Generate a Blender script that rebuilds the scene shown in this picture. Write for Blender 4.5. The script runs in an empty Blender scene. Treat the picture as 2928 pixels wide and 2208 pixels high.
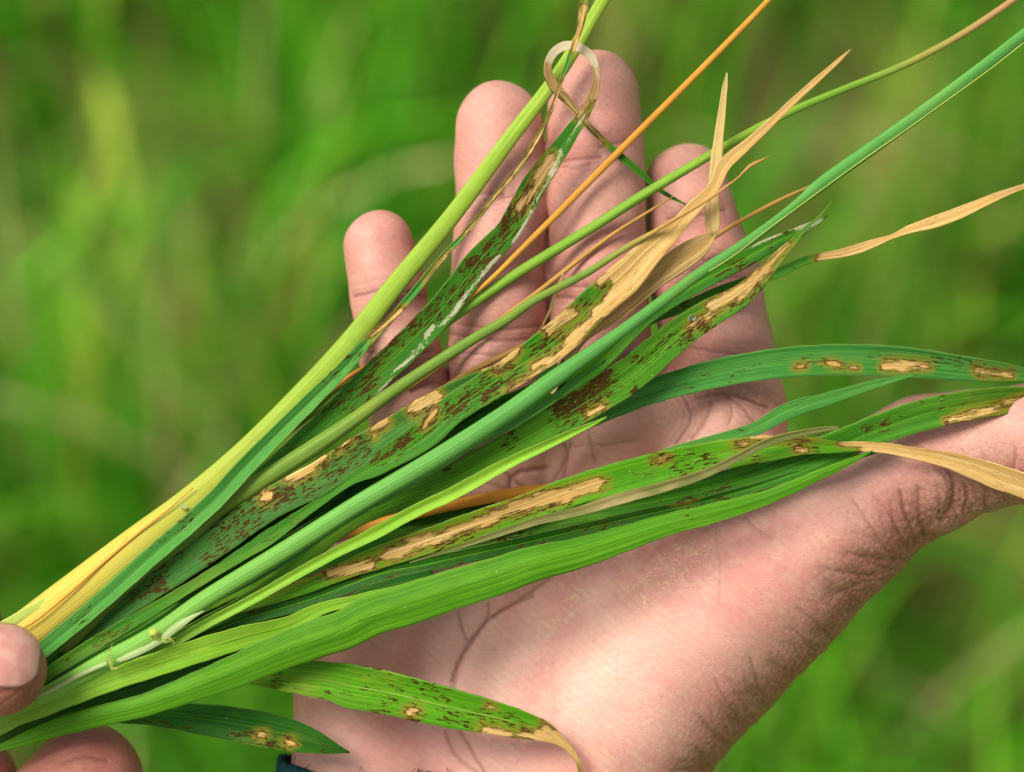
import bpy, math, random
import numpy as np
from mathutils import Vector, Matrix, noise as mnoise
sc = bpy.context.scene
COL = sc.collection
rng = np.random.default_rng(7)
random.seed(7)
# ------------------------------------------------------------------ camera
PITCH = math.radians(52)          # looking down over the field
CAM = Vector((0, 0, 1.95))
FOCUS = 0.565                      # metres to the leaves in the hand
cam_d = bpy.data.cameras.new('camera'); cam = bpy.data.objects.new('camera', cam_d); COL.objects.link(cam)
cam.location = CAM; cam.rotation_euler = (math.radians(90) - PITCH, 0, 0)
cam_d.sensor_width = 22.3; cam_d.sensor_fit = 'HORIZONTAL'
cam_d.lens = 22.3 * 565 / 210.1
cam_d.clip_start = 0.01; cam_d.clip_end = 2000
cam_d.dof.use_dof = True; cam_d.dof.focus_distance = FOCUS - 0.003; cam_d.dof.aperture_fstop = 4.8
sc.camera = cam
sc.render.resolution_x = 1024; sc.render.resolution_y = 772
sc.render.engine = 'CYCLES'
sc.cycles.max_bounces = 6; sc.cycles.diffuse_bounces = 3; sc.cycles.glossy_bounces = 2; sc.cycles.transmission_bounces = 3; sc.cycles.transparent_max_bounces = 4
try: sc.cycles.use_denoising = True
except Exception: pass
# ------------------------------------------------------------------ sky, sun, exposure
SUN_EL, SUN_AZ = math.radians(60), math.radians(-100)     # azimuth from +Y towards +X
w = bpy.data.worlds.new('World'); sc.world = w; w.use_nodes = True
wn = w.node_tree.nodes; wl = w.node_tree.links
bg = wn['Background']; sky = wn.new('ShaderNodeTexSky'); sky.sky_type = 'NISHITA'; sky.sun_disc = False
sky.sun_elevation = SUN_EL; sky.sun_rotation = SUN_AZ; sky.air_density = 1.0; sky.dust_density = 5.0; sky.ozone_density = 0.7
hs_ = wn.new('ShaderNodeHueSaturation'); hs_.inputs['Saturation'].default_value = 0.3      # white overcast
wl.new(sky.outputs[0], hs_.inputs['Color']); wl.new(hs_.outputs[0], bg.inputs[0]); bg.inputs[1].default_value = 0.05
sun_d = bpy.data.lights.new('sun', 'SUN'); sun = bpy.data.objects.new('sun', sun_d); COL.objects.link(sun)
sun_d.energy = 1.5; sun_d.angle = math.radians(28); sun_d.color = (1, 0.94, 0.84)
sdir = Vector((math.sin(SUN_AZ) * math.cos(SUN_EL), math.cos(SUN_AZ) * math.cos(SUN_EL), math.sin(SUN_EL)))
sun.rotation_euler = sdir.to_track_quat('Z', 'Y').to_euler(); sun.location = (0, 0, 5)
sc.view_settings.view_transform = 'Standard'; sc.view_settings.look = 'None'
sc.view_settings.exposure = 1.38; sc.view_settings.gamma = 1.0; sc.view_settings.use_curve_mapping = False

# the bunch and the hands are modelled in millimetres on the sharp plane (x right, y up the plane, z towards the viewer)
ROT = cam.rotation_euler.to_matrix()
def to_world(a):
    a = np.asarray(a, float) * 0.001
    R = np.array(ROT)
    return (a - np.array([0, 0, FOCUS])) @ R.T + np.array(CAM)
LEAF = {
 'yellow_stem':{'p':[(-117.07,-61.68,-3.0,8.54),(-107.33,-55.85,-2.0,8.69),(-90.96,-43.39,-1.0,8.02),(-77.51,-32.86,0.0,7.19),(-67.1,-24.71,-0.4,6.21),(-55.74,-14.65,-0.8,5.24),(-44.36,-3.23,-1.2,4.91),(-33.43,8.77,-1.6,4.58),(-23.92,20.88,-2.0,4.1),(-12.21,35.2,-2.4,3.61),(-1.05,50.21,-2.8,3.29),(9.94,64.86,-3.2,2.87),(18.54,79.24,-3.6,2.63),(24.3,88.87,-4.0,2.47)]},
 'sheath_strip':{'p':[(-107.08,-51.46,0.3,3.47),(-100.46,-47.7,0.4,3.13),(-93.5,-43.45,0.45,2.57),(-86.55,-38.59,0.5,1.81),(-81.33,-34.69,0.55,0.9),(-79.07,-32.68,0.6,0.14)]},
 'folded_leaf':{'p':[(-103.11,-60.89,3.0,2.64),(-95.68,-54.23,4.0,3.23),(-87.75,-47.68,3.92,3.52),(-80.17,-41.12,3.83,3.67),(-73.27,-34.91,3.75,3.82),(-65.34,-28.01,3.67,3.82),(-59.13,-22.14,3.58,3.82),(-55.8,-18.39,3.5,3.78),(-47.94,-10.18,3.42,3.48),(-40.42,-2.66,3.33,3.2),(-34.27,3.5,3.25,2.76),(-28.8,9.66,3.17,2.04),(-24.01,14.46,3.08,1.45),(-19.22,19.93,3.0,1.6),(-14.92,25.39,3.2,1.22),(-9.44,31.19,3.4,1.05),(-3.28,38.88,3.6,0.88),(1.85,45.01,3.8,0.99),(4.75,49.78,4.0,1.1),(7.64,55.32,5.0,0.76),(10.01,61.69,6.0,0.7),(12.03,67.36,7.0,0.99),(13.55,71.37,7.5,1.1),(14.39,75.04,8.0,1.56),(14.79,78.77,8.0,1.73),(14.9,82.17,8.0,1.44)],'les':[(-17.13,21.27,-13.03,26.73,0.48),(-26.02,12.72,-22.26,15.46,0.41),(-28.75,10.33,-26.02,12.38,0.41),(-9.43,31.5,-6.01,34.58,0.34),(-5.67,36.28,-1.91,40.39,0.31),(-1.57,40.73,4.24,48.59,0.31),(4.92,49.61,6.97,53.37,0.31),(7.66,55.08,10.39,61.57,0.31),(12.78,68.41,14.49,76.61,0.75)],'dens':[(-37.64,1.45,-27.39,9.65,1.71),(-73.24,-31.44,-66.34,-27.3,2.07),(-88.77,-48.7,-85.32,-45.94,1.73)]},
 'looped_leaf':{'p':[(-103.15,-63.26,0.0,4.04),(-87.95,-47.11,0.0,4.84),(-73.71,-36.19,0.0,5.65),(-68.55,-32.71,0.0,3.25),(-59.93,-26.07,0.0,3.22),(-53.38,-20.56,0.14,3.8),(-44.77,-13.33,0.29,4.67),(-36.16,-5.77,0.43,5.41),(-28.24,1.8,0.57,5.99),(-20.67,9.02,0.71,6.14),(-12.76,17.61,0.86,5.84),(-6.23,26.19,1.0,5.55),(-0.89,31.67,1.0,5.11),(3.06,38.54,1.0,5.2),(5.98,43.33,1.25,4.82),(9.24,47.77,1.5,3.94),(12.15,51.87,1.75,3.06),(14.89,55.96,2.0,2.39),(16.73,59.92,3.5,1.8),(17.26,63.51,5.0,1.27),(16.34,66.58,5.0,1.74),(14.12,68.62,5.0,1.91),(11.08,69.42,3.5,1.92),(8.54,68.14,2.0,1.81),(7.29,65.39,0.5,1.69),(8.14,62.47,-1.0,2.11),(10.85,59.29,-2.0,1.94),(13.97,55.72,-2.5,1.47),(18.13,51.27,-3.0,1.35),(23.35,46.65,-3.67,1.47),(27.19,43.59,-4.33,1.36),(29.4,41.46,-5.0,0.99),(33.29,38.9,-4.75,0.73),(36.01,37.52,-4.5,0.2)],'les':[(7.7,46.44,5.29,41.98,1.17),(5.29,41.63,1.51,36.48,0.69),(7.01,65.34,9.07,60.53,0.69),(10.45,58.47,12.51,56.4,0.48),(15.94,59.84,14.91,57.09,0.55),(16.63,59.84,17.66,64.65,1.51),(17.66,64.65,11.13,70.08,2.06),(11.13,70.08,7.18,65.34,2.06),(7.18,65.34,9.07,61.21,1.37),(9.07,61.21,14.22,55.37,0.76),(14.22,55.37,18.69,50.56,0.41)],'dens':[(5.29,41.29,0.14,33.73,2.4),(0.14,33.39,-4.33,27.55,2.06),(-4.33,27.55,-9.48,23.42,2.06),(-3.48,28.94,-9.67,20.69,2.06),(-11.04,18.98,-19.63,12.45,2.4),(-21.35,12.79,-25.82,8.33,2.06),(-25.47,6.61,-28.91,3.52,1.55),(-28.56,1.45,-33.03,-2.32,2.06),(-33.37,-3.01,-37.84,-5.42,1.37),(-28.91,-3.36,-31.66,-5.76,1.37)],'pale':[(14.57,55.37,11.13,49.53,0.41),(12.51,69.97,8.38,68.08,2.4),(13.19,69.8,16.63,67.05,2.2),(10.1,47.82,4.26,36.14,0.45),(3.92,35.45,0.14,29.26,0.34),(-2.8,26.53,-10.36,17.26,0.34),(-10.36,17.26,-14.48,12.79,0.55),(-16.2,12.1,-17.57,10.39,0.48),(-17.57,8.67,-20.32,6.61,0.55),(-20.66,5.92,-23.75,3.17,0.48),(-24.44,1.8,-27.88,-1.98,0.34),(10.1,48.16,7.01,39.91,0.55),(6.67,38.54,0.14,28.92,0.55),(-2.61,26.52,-6.39,22.39,0.48),(17.32,64.65,17.66,61.9,0.31)],'dark':[(-28.91,1.45,-29.59,0.42,1.03),(-8.29,25.5,-8.98,24.47,0.69),(-19.97,13.48,-21.01,12.45,0.69),(-23.41,9.7,-24.44,8.67,0.69),(0.14,37.51,-1.92,32.36,0.89),(3.92,40.26,1.86,35.79,0.69),(-3.98,29.26,-5.36,27.55,0.69),(-7.07,26.17,-7.76,25.14,0.69)]},
 'orange_stem':{'p':[(-60.46,-22.43,-0.5,0.96),(-44.29,-7.22,-0.4,1.03),(-32.88,2.28,-0.3,0.96),(-19.57,8.93,-0.2,0.82),(-10.07,17.01,-0.1,0.82),(-4.37,21.85,0.0,1.02),(2.28,28.44,-0.75,1.23),(8.95,35.05,-1.5,1.37),(17.55,43.77,-2.25,1.44),(26.16,52.42,-3.0,1.45),(33.85,60.14,-3.75,1.38),(43.47,69.89,-4.5,1.31),(53.59,80.43,-5.25,1.17),(60.86,88.7,-6.0,1.04)]},
 'long_green_stem':{'p':[(-55.86,-16.77,-2.0,2.13),(-38.69,-3.43,-1.83,2.13),(-21.53,7.53,-1.67,2.13),(-10.09,15.62,-1.5,2.18),(-0.57,22.1,-1.58,2.24),(8.96,28.01,-1.67,2.18),(17.53,33.25,-1.75,2.13),(26.11,38.79,-1.83,2.07),(34.69,43.94,-1.92,1.95),(43.28,49.0,-2.0,1.83),(51.01,53.4,-3.2,1.72),(58.77,57.24,-4.4,1.6),(69.45,61.78,-5.6,1.49),(81.13,66.52,-6.8,1.49),(91.9,72.15,-8.0,1.49),(104.78,80.62,-10.0,1.44),(111.94,85.75,-12.0,1.38)]},
 'olive_stem':{'p':[(-92.54,-53.66,1.0,4.55),(-76.42,-37.54,1.0,4.86),(-64.09,-28.06,1.0,4.7),(-59.83,-25.0,1.0,3.58),(-53.96,-21.21,1.22,3.57),(-47.08,-16.74,1.44,3.57),(-39.85,-12.1,1.67,3.43),(-33.32,-7.64,1.89,3.02),(-27.48,-3.35,2.11,2.69),(-20.61,1.45,2.33,2.46),(-13.75,5.9,2.56,2.3),(-6.9,10.18,2.78,2.14),(-0.05,14.29,3.0,1.92),(1.98,15.8,4.0,1.81),(16.78,23.96,5.0,1.51),(20.61,26.47,6.0,1.38),(24.41,28.81,7.0,1.23),(28.59,31.12,8.0,0.95),(31.93,33.11,10.0,0.79),(35.72,35.31,10.5,0.7),(38.55,36.96,11.0,0.67),(41.03,38.58,11.0,0.67),(43.32,40.3,11.0,0.52),(45.23,41.69,11.0,0.34),(48.31,44.58,11.0,0.73),(50.21,45.42,11.0,0.49),(51.91,46.33,11.0,0.09)]},
 'thin_orange_stem':{'p':[(-21.62,-0.57,-4.0,1.2),(-12.03,6.31,-3.1,1.2),(-4.39,12.21,-2.2,1.13),(4.2,18.5,-2.2,1.07),(13.73,25.94,-2.2,1.0),(21.38,31.69,-2.8,0.8),(28.09,35.93,-3.4,0.6),(33.38,39.22,-4.0,0.27)]},
 'bronze_stem':{'p':[(-19.67,-4.39,-3.0,1.01),(-10.12,2.1,-3.2,1.22),(-0.57,6.88,-3.4,1.22),(11.85,12.81,-3.6,1.15),(23.33,19.51,-3.8,1.07),(32.91,25.73,-4.0,1.07),(40.62,30.08,-4.8,1.01),(46.43,33.67,-5.6,0.86),(52.26,36.89,-6.4,0.86),(57.14,39.35,-7.2,0.72),(63.0,42.0,-8.0,0.29)]},
 'lesion_leaf_left':{'p':[(-106.25,-65.62,1.0,1.66),(-99.63,-60.4,1.17,2.22),(-93.7,-55.87,1.33,2.5),(-87.43,-51.0,1.5,3.33),(-79.09,-44.75,1.67,4.71),(-70.06,-38.5,1.83,5.82),(-59.99,-31.56,2.0,6.23),(-47.82,-23.22,2.5,6.5),(-39.76,-19.09,3.0,6.85),(-31.55,-13.79,2.8,6.44),(-23.34,-8.48,2.6,5.75),(-14.44,-2.83,2.4,4.94),(-6.91,1.45,2.2,3.02),(-0.74,4.88,2.0,1.37),(2.7,7.29,1.0,0.27)],'les':[(-45.32,-18.44,-41.2,-16.38,1.17),(-41.2,-16.38,-38.8,-14.32,1.03),(-35.03,-12.61,-33.31,-10.89,0.55),(-28.17,-8.49,-25.77,-7.12,0.69),(-19.25,-3.69,-15.48,-2.32,1.17),(-20.63,-5.06,-18.57,-4.03,0.82),(-5.54,3.51,-3.48,4.54,0.69),(-51.15,-22.21,-50.12,-21.87,0.48),(-28.0,-10.21,-27.9,-10.14,0.34),(-50.64,-22.55,-49.6,-22.55,1.04)],'dens':[(-51.49,-22.55,-54.92,-24.61,2.06),(-46.35,-22.21,-50.12,-22.55,1.71),(-41.2,-19.81,-30.91,-12.27,3.09),(-53.2,-22.55,-58.35,-25.98,1.71),(-20.63,-5.41,-17.2,-4.03,1.71),(-45.79,-22.2,-59.64,-28.09,2.42),(-52.71,-28.79,-60.34,-31.56,2.08),(-59.64,-33.98,-62.41,-35.37,1.73),(-68.3,-34.33,-71.77,-36.75,1.39),(-71.42,-39.52,-77.66,-43.34,1.73),(-70.73,-41.6,-72.46,-42.3,1.04),(-88.05,-47.49,-85.28,-46.45,0.69)],'dark':[(-46.69,-22.38,-48.75,-23.24,1.17),(-51.49,-19.81,-54.23,-20.5,0.69),(-45.09,-21.86,-47.86,-22.9,0.9),(-71.77,-39.18,-72.81,-40.56,0.69),(-70.73,-40.91,-72.46,-41.95,0.62)]},
 'lesion_leaf_large':{'p':[(-106.38,-65.96,4.0,1.9),(-96.37,-59.75,4.0,2.54),(-87.05,-53.88,4.0,2.86),(-61.56,-38.53,4.0,2.13),(-55.76,-34.86,4.0,2.49),(-49.58,-30.9,4.0,3.03),(-44.16,-27.13,4.0,2.31),(-38.17,-22.88,4.0,1.87),(-32.96,-19.21,4.0,2.13),(-27.92,-16.5,4.25,3.91),(-22.89,-13.21,4.5,5.33),(-18.05,-10.11,4.75,6.04),(-11.66,-4.53,5.0,5.96),(-4.84,-0.09,5.25,6.27),(2.66,4.68,5.5,6.74),(8.79,9.11,5.75,7.37),(17.91,17.65,6.0,6.91),(23.68,22.65,6.25,6.82),(27.13,26.39,6.5,5.67),(30.58,29.55,6.75,4.43),(33.35,32.23,7.0,3.53),(36.71,35.97,7.11,2.92),(41.02,40.58,7.22,2.21),(42.9,44.57,7.33,2.67),(47.47,48.77,7.44,2.11),(52.43,53.34,7.56,1.62),(58.14,58.75,7.67,1.33),(63.48,63.55,7.78,1.06),(66.52,66.28,7.89,0.7),(68.49,68.1,8.0,0.1)],'les':[(21.61,24.05,30.29,31.0,2.51),(30.29,30.61,40.51,40.06,3.09),(23.54,18.07,31.45,26.37,2.12),(17.94,21.16,21.8,24.44,0.85),(17.17,15.18,24.5,17.3,1.16),(22.45,20.21,19.04,15.43,1.71),(12.21,15.09,7.44,11.68,1.02),(19.04,9.97,11.53,6.9,1.23),(4.37,3.66,10.17,6.9,0.48),(17.33,14.07,12.21,9.63,0.89),(14.26,10.31,7.44,4.86,0.61),(0.27,6.22,-2.8,3.49,0.75),(9.48,11.34,9.48,11.0,0.41),(17.67,10.31,-0.07,-0.94,0.68),(23.9,24.81,43.08,44.38,5.37),(43.08,44.38,69.16,68.54,2.3),(-17.79,-7.77,-15.74,-5.38,0.61),(-3.46,3.83,0.63,6.9,0.68)],'dens':[(-20.52,-8.79,-10.28,-4.01,2.39),(-22.9,-12.2,-27.34,-14.59,2.05),(-8.58,-1.28,-1.75,3.15,2.05),(-5.17,-1.97,-0.05,2.81,2.39),(-23.93,-11.86,-21.2,-10.49,1.36),(-11.66,-4.01,-9.62,-2.99,1.36),(-5.52,-0.94,-1.43,1.44,2.05),(4.71,6.9,8.8,9.63,2.05),(12.21,15.09,15.62,17.14,1.36),(18.01,19.86,20.4,19.52,1.02),(-84.82,-52.06,-82.07,-50.69,1.72),(-91.03,-55.85,-90.34,-55.85,1.03),(-79.31,-49.65,-77.93,-47.93,1.03),(-43.82,-27.25,-44.85,-27.6,1.03),(-48.99,-30.7,-50.37,-31.73,1.03)],'dark':[(4.37,3.49,10.17,6.9,0.34),(-3.46,-0.26,-5.51,-1.97,0.89),(-8.58,-2.99,-12.67,-6.06,0.89),(-21.2,-10.84,-22.9,-12.2,0.75),(7.44,10.31,6.76,8.95,0.75)]},
 'upright_dry_tip':{'p':[(41.2,30.67,4.0,1.16),(40.89,32.21,4.0,2.8),(40.86,34.36,3.67,2.9),(40.92,37.28,3.33,2.61),(41.08,40.21,3.0,2.28),(41.61,44.92,3.0,2.39),(42.08,49.92,3.0,2.0),(42.61,54.16,3.0,1.69),(43.15,58.78,3.0,1.31),(43.62,62.24,3.0,0.77),(43.85,63.94,3.0,0.15)]},
 'bent_dry_leaf':{'p':[(7.48,-1.29,2.0,2.06),(15.9,11.38,2.0,2.72),(19.77,14.09,2.33,3.68),(23.63,17.08,2.67,3.87),(28.46,21.33,3.0,4.16),(33.29,25.09,3.25,5.13),(36.95,27.6,3.5,4.93),(39.25,29.33,3.75,3.48),(40.68,30.67,4.0,1.74),(41.65,31.53,4.0,0.31)],'les':[(16.84,12.13,41.82,30.72,9.68)]},
 'main_stem':{'p':[(-101.69,-66.3,7.0,2.66),(-96.71,-63.78,8.0,3.1),(-89.01,-59.56,9.0,3.53),(-81.14,-55.28,9.0,4.12),(-76.01,-52.55,9.0,3.97),(-71.56,-49.81,9.0,3.59),(-62.32,-43.31,9.0,3.53),(-52.04,-36.96,9.25,3.59),(-41.76,-30.62,9.5,3.65),(-33.2,-25.14,9.75,3.59),(-11.56,-12.26,10.0,3.72),(-1.42,-5.67,10.0,3.6),(8.72,1.6,10.0,3.43),(22.37,11.22,10.0,2.4),(28.13,15.48,9.5,2.3),(38.12,22.92,9.0,2.18),(47.72,29.26,8.67,2.01),(58.87,37.81,8.33,2.06),(61.92,40.32,8.0,2.76),(73.57,48.66,6.5,2.7),(85.27,57.04,5.0,2.57),(97.04,65.84,3.5,2.45),(104.67,71.8,2.0,2.32),(113.53,78.72,-2.0,2.2)]},
 'spotted_leaf_right':{'p':[(-80.14,-58.37,4.0,2.18),(-66.39,-50.48,3.5,2.8),(-52.62,-43.26,3.0,3.74),(-30.8,-26.23,4.0,4.0),(-20.55,-21.96,4.0,4.92),(-11.68,-18.54,4.0,5.84),(-3.14,-13.92,4.25,5.99),(5.4,-9.14,4.5,6.3),(13.93,-4.02,4.75,6.91),(22.45,1.27,5.0,7.22),(37.04,12.86,5.0,6.08),(41.86,15.76,5.0,5.55),(45.72,17.78,5.0,4.78),(49.15,20.75,5.5,3.91),(51.99,23.82,6.0,2.94),(54.46,26.59,6.4,2.25),(57.11,29.36,6.8,1.47),(59.57,32.03,7.2,0.62),(62.35,34.43,7.6,0.41),(64.67,37.19,8.0,0.1)],'les':[(40.58,16.17,47.74,20.23,1.2),(47.74,20.23,51.6,23.71,0.85),(51.6,23.71,55.85,28.73,0.43),(40.01,14.43,36.14,12.11,0.43),(15.65,-5.39,18.39,-4.36,0.62),(54.68,27.93,50.84,23.7,0.46)],'dens':[(18.39,2.13,19.07,0.76,2.05),(19.07,1.45,15.65,-1.97,2.73),(17.7,-0.95,12.24,-5.39,3.08),(12.24,-3.0,8.82,-5.39,2.39),(9.5,-7.78,10.19,-8.12,1.03),(31.71,9.31,32.74,9.65,1.37),(24.2,5.89,27.61,5.21,1.37),(19.07,-1.29,21.12,0.08,1.37),(24.88,-0.6,24.54,-0.95,1.37),(34.45,9.65,41.28,12.38,2.05),(44.7,16.82,49.14,19.9,1.71),(48.12,18.53,51.53,21.95,1.71),(0.28,-9.83,-0.75,-11.88,1.37),(12.92,-6.75,13.6,-7.78,1.03),(29.32,6.91,30.69,8.28,1.03),(42.99,14.43,42.65,14.09,0.68),(35.47,6.57,39.57,9.65,1.37),(-13.03,-15.98,-12.69,-17.01,1.37)],'dark':[(19.07,1.79,13.6,-2.31,1.57),(17.7,-0.95,10.53,-5.05,1.5),(17.02,2.13,18.73,1.45,1.03),(10.19,-3.0,9.5,-5.05,0.89),(36.16,11.36,38.89,13.41,0.68)]},
 'short_spotted_leaf':{'p':[(-1.44,-9.21,0.0,1.81),(7.16,-3.36,0.25,3.03),(15.75,2.83,0.5,3.63),(29.55,15.68,0.75,3.25),(36.33,19.95,1.0,3.5),(42.16,23.06,1.0,3.42),(47.99,26.07,1.0,3.42),(52.85,28.79,1.0,3.08),(58.07,31.06,1.0,2.52),(61.54,33.1,1.0,1.36),(64.56,34.8,1.0,0.13)],'dens':[(45.7,24.6,48.02,24.99,1.93),(42.61,21.9,44.93,23.44,1.16),(53.43,28.85,53.82,29.24,1.55),(54.97,30.4,57.68,31.94,0.77)],'pale':[(58.84,32.72,62.7,34.26,1.16),(58.07,32.72,60.38,31.94,0.85),(49.18,28.66,56.91,32.14,0.27)]},
 'leaf_with_dry_ribbon_tip':{'p':[(5.46,0.43,-2.0,1.73),(15.82,6.99,-2.0,2.07),(29.69,14.2,-2.0,2.15),(36.54,16.64,-2.13,2.25),(42.41,19.28,-2.27,2.19),(48.67,21.44,-2.4,2.11),(56.11,23.75,-2.53,1.96),(60.39,25.74,-2.67,1.71),(63.9,26.64,-2.8,1.56),(67.42,27.19,-2.93,1.71),(70.94,28.09,-3.07,2.02),(74.85,29.46,-3.2,1.63),(78.76,30.94,-3.33,1.01),(81.89,32.2,-3.47,1.71),(85.8,33.37,-3.6,2.34),(90.5,34.94,-3.73,2.57),(95.2,36.9,-3.87,2.18),(99.51,38.85,-4.0,1.71),(103.65,40.51,-5.33,1.25),(106.28,41.46,-6.67,1.02),(110.8,42.85,-8.0,0.63)],'les':[(65.37,26.68,78.57,30.95,2.33),(78.57,30.95,113.53,44.54,3.5),(63.04,26.87,65.37,27.06,0.23)],'dens':[(33.09,17.0,36.54,16.66,1.38),(52.08,22.53,48.63,21.49,1.38),(57.21,23.76,58.37,24.15,0.78),(45.95,21.24,47.5,21.63,0.78)]},
 'blue_green_leaf_right':{'p':[(-5.33,-16.74,-1.0,2.28),(7.04,-10.56,-1.0,3.24),(18.46,-5.52,-1.0,3.81),(27.98,-1.33,-1.0,4.95),(37.49,1.52,-1.0,5.71),(50.81,4.19,-1.0,6.09),(66.17,5.44,-2.17,6.48),(80.64,5.07,-3.33,6.31),(93.25,3.74,-4.5,5.17),(101.12,2.98,-5.67,4.03),(108.05,2.31,-6.83,2.31),(117.91,-0.09,-8.0,0.96)],'les':[(76.72,4.35,85.57,4.35,0.73),(97.02,2.53,103.27,2.53,0.47),(95.98,3.57,97.02,3.05,0.47),(64.75,4.87,67.35,4.35,0.26),(69.96,3.73,71.0,3.73,0.31),(58.51,4.09,60.07,4.04,0.21)],'dens':[(38.73,2.27,40.81,2.53,1.04),(60.59,5.39,68.4,3.83,1.25),(86.61,5.91,97.02,4.35,1.56),(44.97,1.75,51.22,4.35,1.04),(73.6,5.91,78.81,6.43,1.04),(34.56,-0.33,36.64,0.19,1.04),(68.92,5.65,71.0,3.57,0.83)]},
 'slender_short_leaf':{'p':[(-72.85,-54.62,7.0,1.81),(-62.55,-48.44,7.0,2.0),(-52.22,-42.93,7.25,2.0),(-41.91,-37.08,7.5,2.11),(-32.84,-32.26,7.75,2.24),(-29.62,-30.71,8.0,2.47),(-18.71,-24.86,8.0,2.57),(-11.6,-21.53,8.14,2.68),(-7.19,-19.08,8.29,2.62),(-0.4,-15.35,8.43,2.27),(7.05,-11.85,8.57,1.85),(13.15,-9.0,8.71,1.31),(16.87,-7.37,8.86,0.66),(19.1,-6.29,9.0,0.09)]},
 'hidden_orange_stem':{'p':[(-36.99,-31.72,-5.0,1.92),(-27.38,-28.34,-4.5,2.11),(-17.79,-25.92,-4.0,2.1),(-8.23,-23.73,-4.33,2.3),(2.3,-21.93,-4.67,2.49),(13.8,-20.7,-5.0,1.92)]},
 'long_lesion_leaf':{'p':[(-66.34,-49.74,4.0,0.65),(-59.43,-46.81,4.0,1.17),(-50.8,-43.87,4.0,2.14),(-42.17,-40.77,4.0,3.08),(-33.06,-37.14,4.0,3.73),(-28.45,-35.31,4.0,4.54),(-19.46,-32.29,4.25,5.19),(-9.11,-28.83,4.5,5.84),(1.24,-25.54,4.75,6.16),(12.21,-21.41,5.0,6.09),(20.74,-19.02,5.0,6.57),(29.27,-16.8,5.0,6.57),(37.8,-14.93,5.0,6.25),(46.32,-13.39,5.0,5.77),(53.15,-12.54,5.0,5.13),(59.46,-12.03,5.0,3.84),(65.1,-12.38,5.0,2.52),(70.32,-12.29,4.38,1.94),(75.56,-12.61,3.75,2.13),(82.37,-13.76,3.12,2.53),(88.66,-15.07,2.5,3.21),(93.94,-16.64,1.88,4.18),(99.23,-18.48,1.25,5.07),(104.01,-20.05,0.62,5.08),(109.32,-22.15,0.0,4.4)],'les':[(-37.36,-38.11,-28.74,-36.21,0.76),(-25.3,-34.49,-15.99,-30.7,1.17),(-21.5,-31.73,-19.44,-31.39,0.69),(-15.99,-31.39,-3.93,-26.56,1.03),(-3.93,-26.22,11.57,-22.43,0.9),(0.55,-23.81,2.96,-23.12,0.69),(0.27,-24.14,17.33,-20.05,1.02),(17.33,-19.7,19.04,-19.53,0.41),(5.39,-22.43,12.21,-21.41,0.82),(29.27,-14.76,31.32,-14.42,0.41),(45.64,-11.86,47.69,-11.69,0.34),(57.92,-12.71,59.46,-13.39,0.55),(-52.43,-42.59,-38.65,-37.25,0.17),(67.16,-10.63,75.4,-12.43,1.03),(75.4,-12.43,111.45,-21.44,4.63),(48.62,-10.37,63.04,-10.37,0.31)],'dens':[(29.27,-14.93,32.68,-14.59,1.71),(33.36,-17.66,41.21,-16.63,2.05),(37.8,-17.66,41.55,-16.29,1.71),(49.74,-12.2,50.76,-12.2,1.02),(25.52,-18.34,28.59,-17.66,1.36),(46.32,-14.93,47.69,-14.59,0.68),(34.39,-15.61,39.5,-14.25,2.05),(58.26,-12.54,59.46,-13.22,2.05),(57.89,-12.95,62.01,-13.2,1.54),(49.65,-15.26,51.71,-15.78,1.03),(-39.34,-38.97,-36.58,-36.9,1.03),(-15.3,-32.77,-5.65,-27.94,1.72),(-5.65,-27.6,11.57,-23.81,1.72),(-5.65,-25.19,-4.97,-24.5,1.03),(-39.42,-37.25,-37.36,-36.9,0.69)]},
 'grey_dry_strip':{'p':[(-20.74,-35.81,7.0,0.21),(-15.93,-34.3,7.0,0.48),(-10.78,-32.65,7.0,0.82),(-5.63,-30.85,7.33,1.24),(-0.48,-29.11,7.67,1.44),(4.66,-27.45,8.0,1.65),(13.57,-25.33,8.0,1.92),(22.38,-22.66,8.0,2.34),(31.26,-20.21,8.25,2.15),(39.67,-17.4,8.5,1.87),(46.2,-14.12,8.75,1.59),(51.78,-11.31,9.0,1.59),(59.26,-9.34,9.0,1.22),(63.93,-8.6,9.0,0.84),(66.55,-8.41,9.0,0.28)]},
 'leaf_to_right_edge':{'p':[(-46.0,-43.16,2.0,3.79),(-32.75,-38.42,2.0,4.73),(-19.5,-33.69,2.0,5.3),(-5.3,-29.43,2.0,5.68),(8.9,-26.59,2.0,5.87),(23.09,-24.7,2.0,6.06),(35.4,-22.33,2.0,6.06),(46.76,-19.49,2.0,6.06),(58.11,-15.71,2.0,6.25),(67.64,-11.93,1.5,6.25),(75.28,-8.91,1.0,6.26),(83.89,-6.07,0.5,6.45),(92.51,-4.18,0.0,6.27),(100.59,-3.05,-2.67,5.73),(108.73,-2.68,-5.33,4.99),(118.87,-3.27,-8.0,3.85)],'les':[(89.26,-7.32,96.51,-5.25,0.47),(96.51,-5.25,106.86,-2.4,0.52),(72.18,-12.76,73.21,-13.02,0.31)],'dens':[(-4.35,-30.38,2.27,-28.96,2.84),(35.4,-23.75,42.97,-21.39,1.89),(72.69,-8.61,77.87,-7.58,1.55),(87.71,-4.99,90.3,-4.47,0.72)]},
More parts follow.
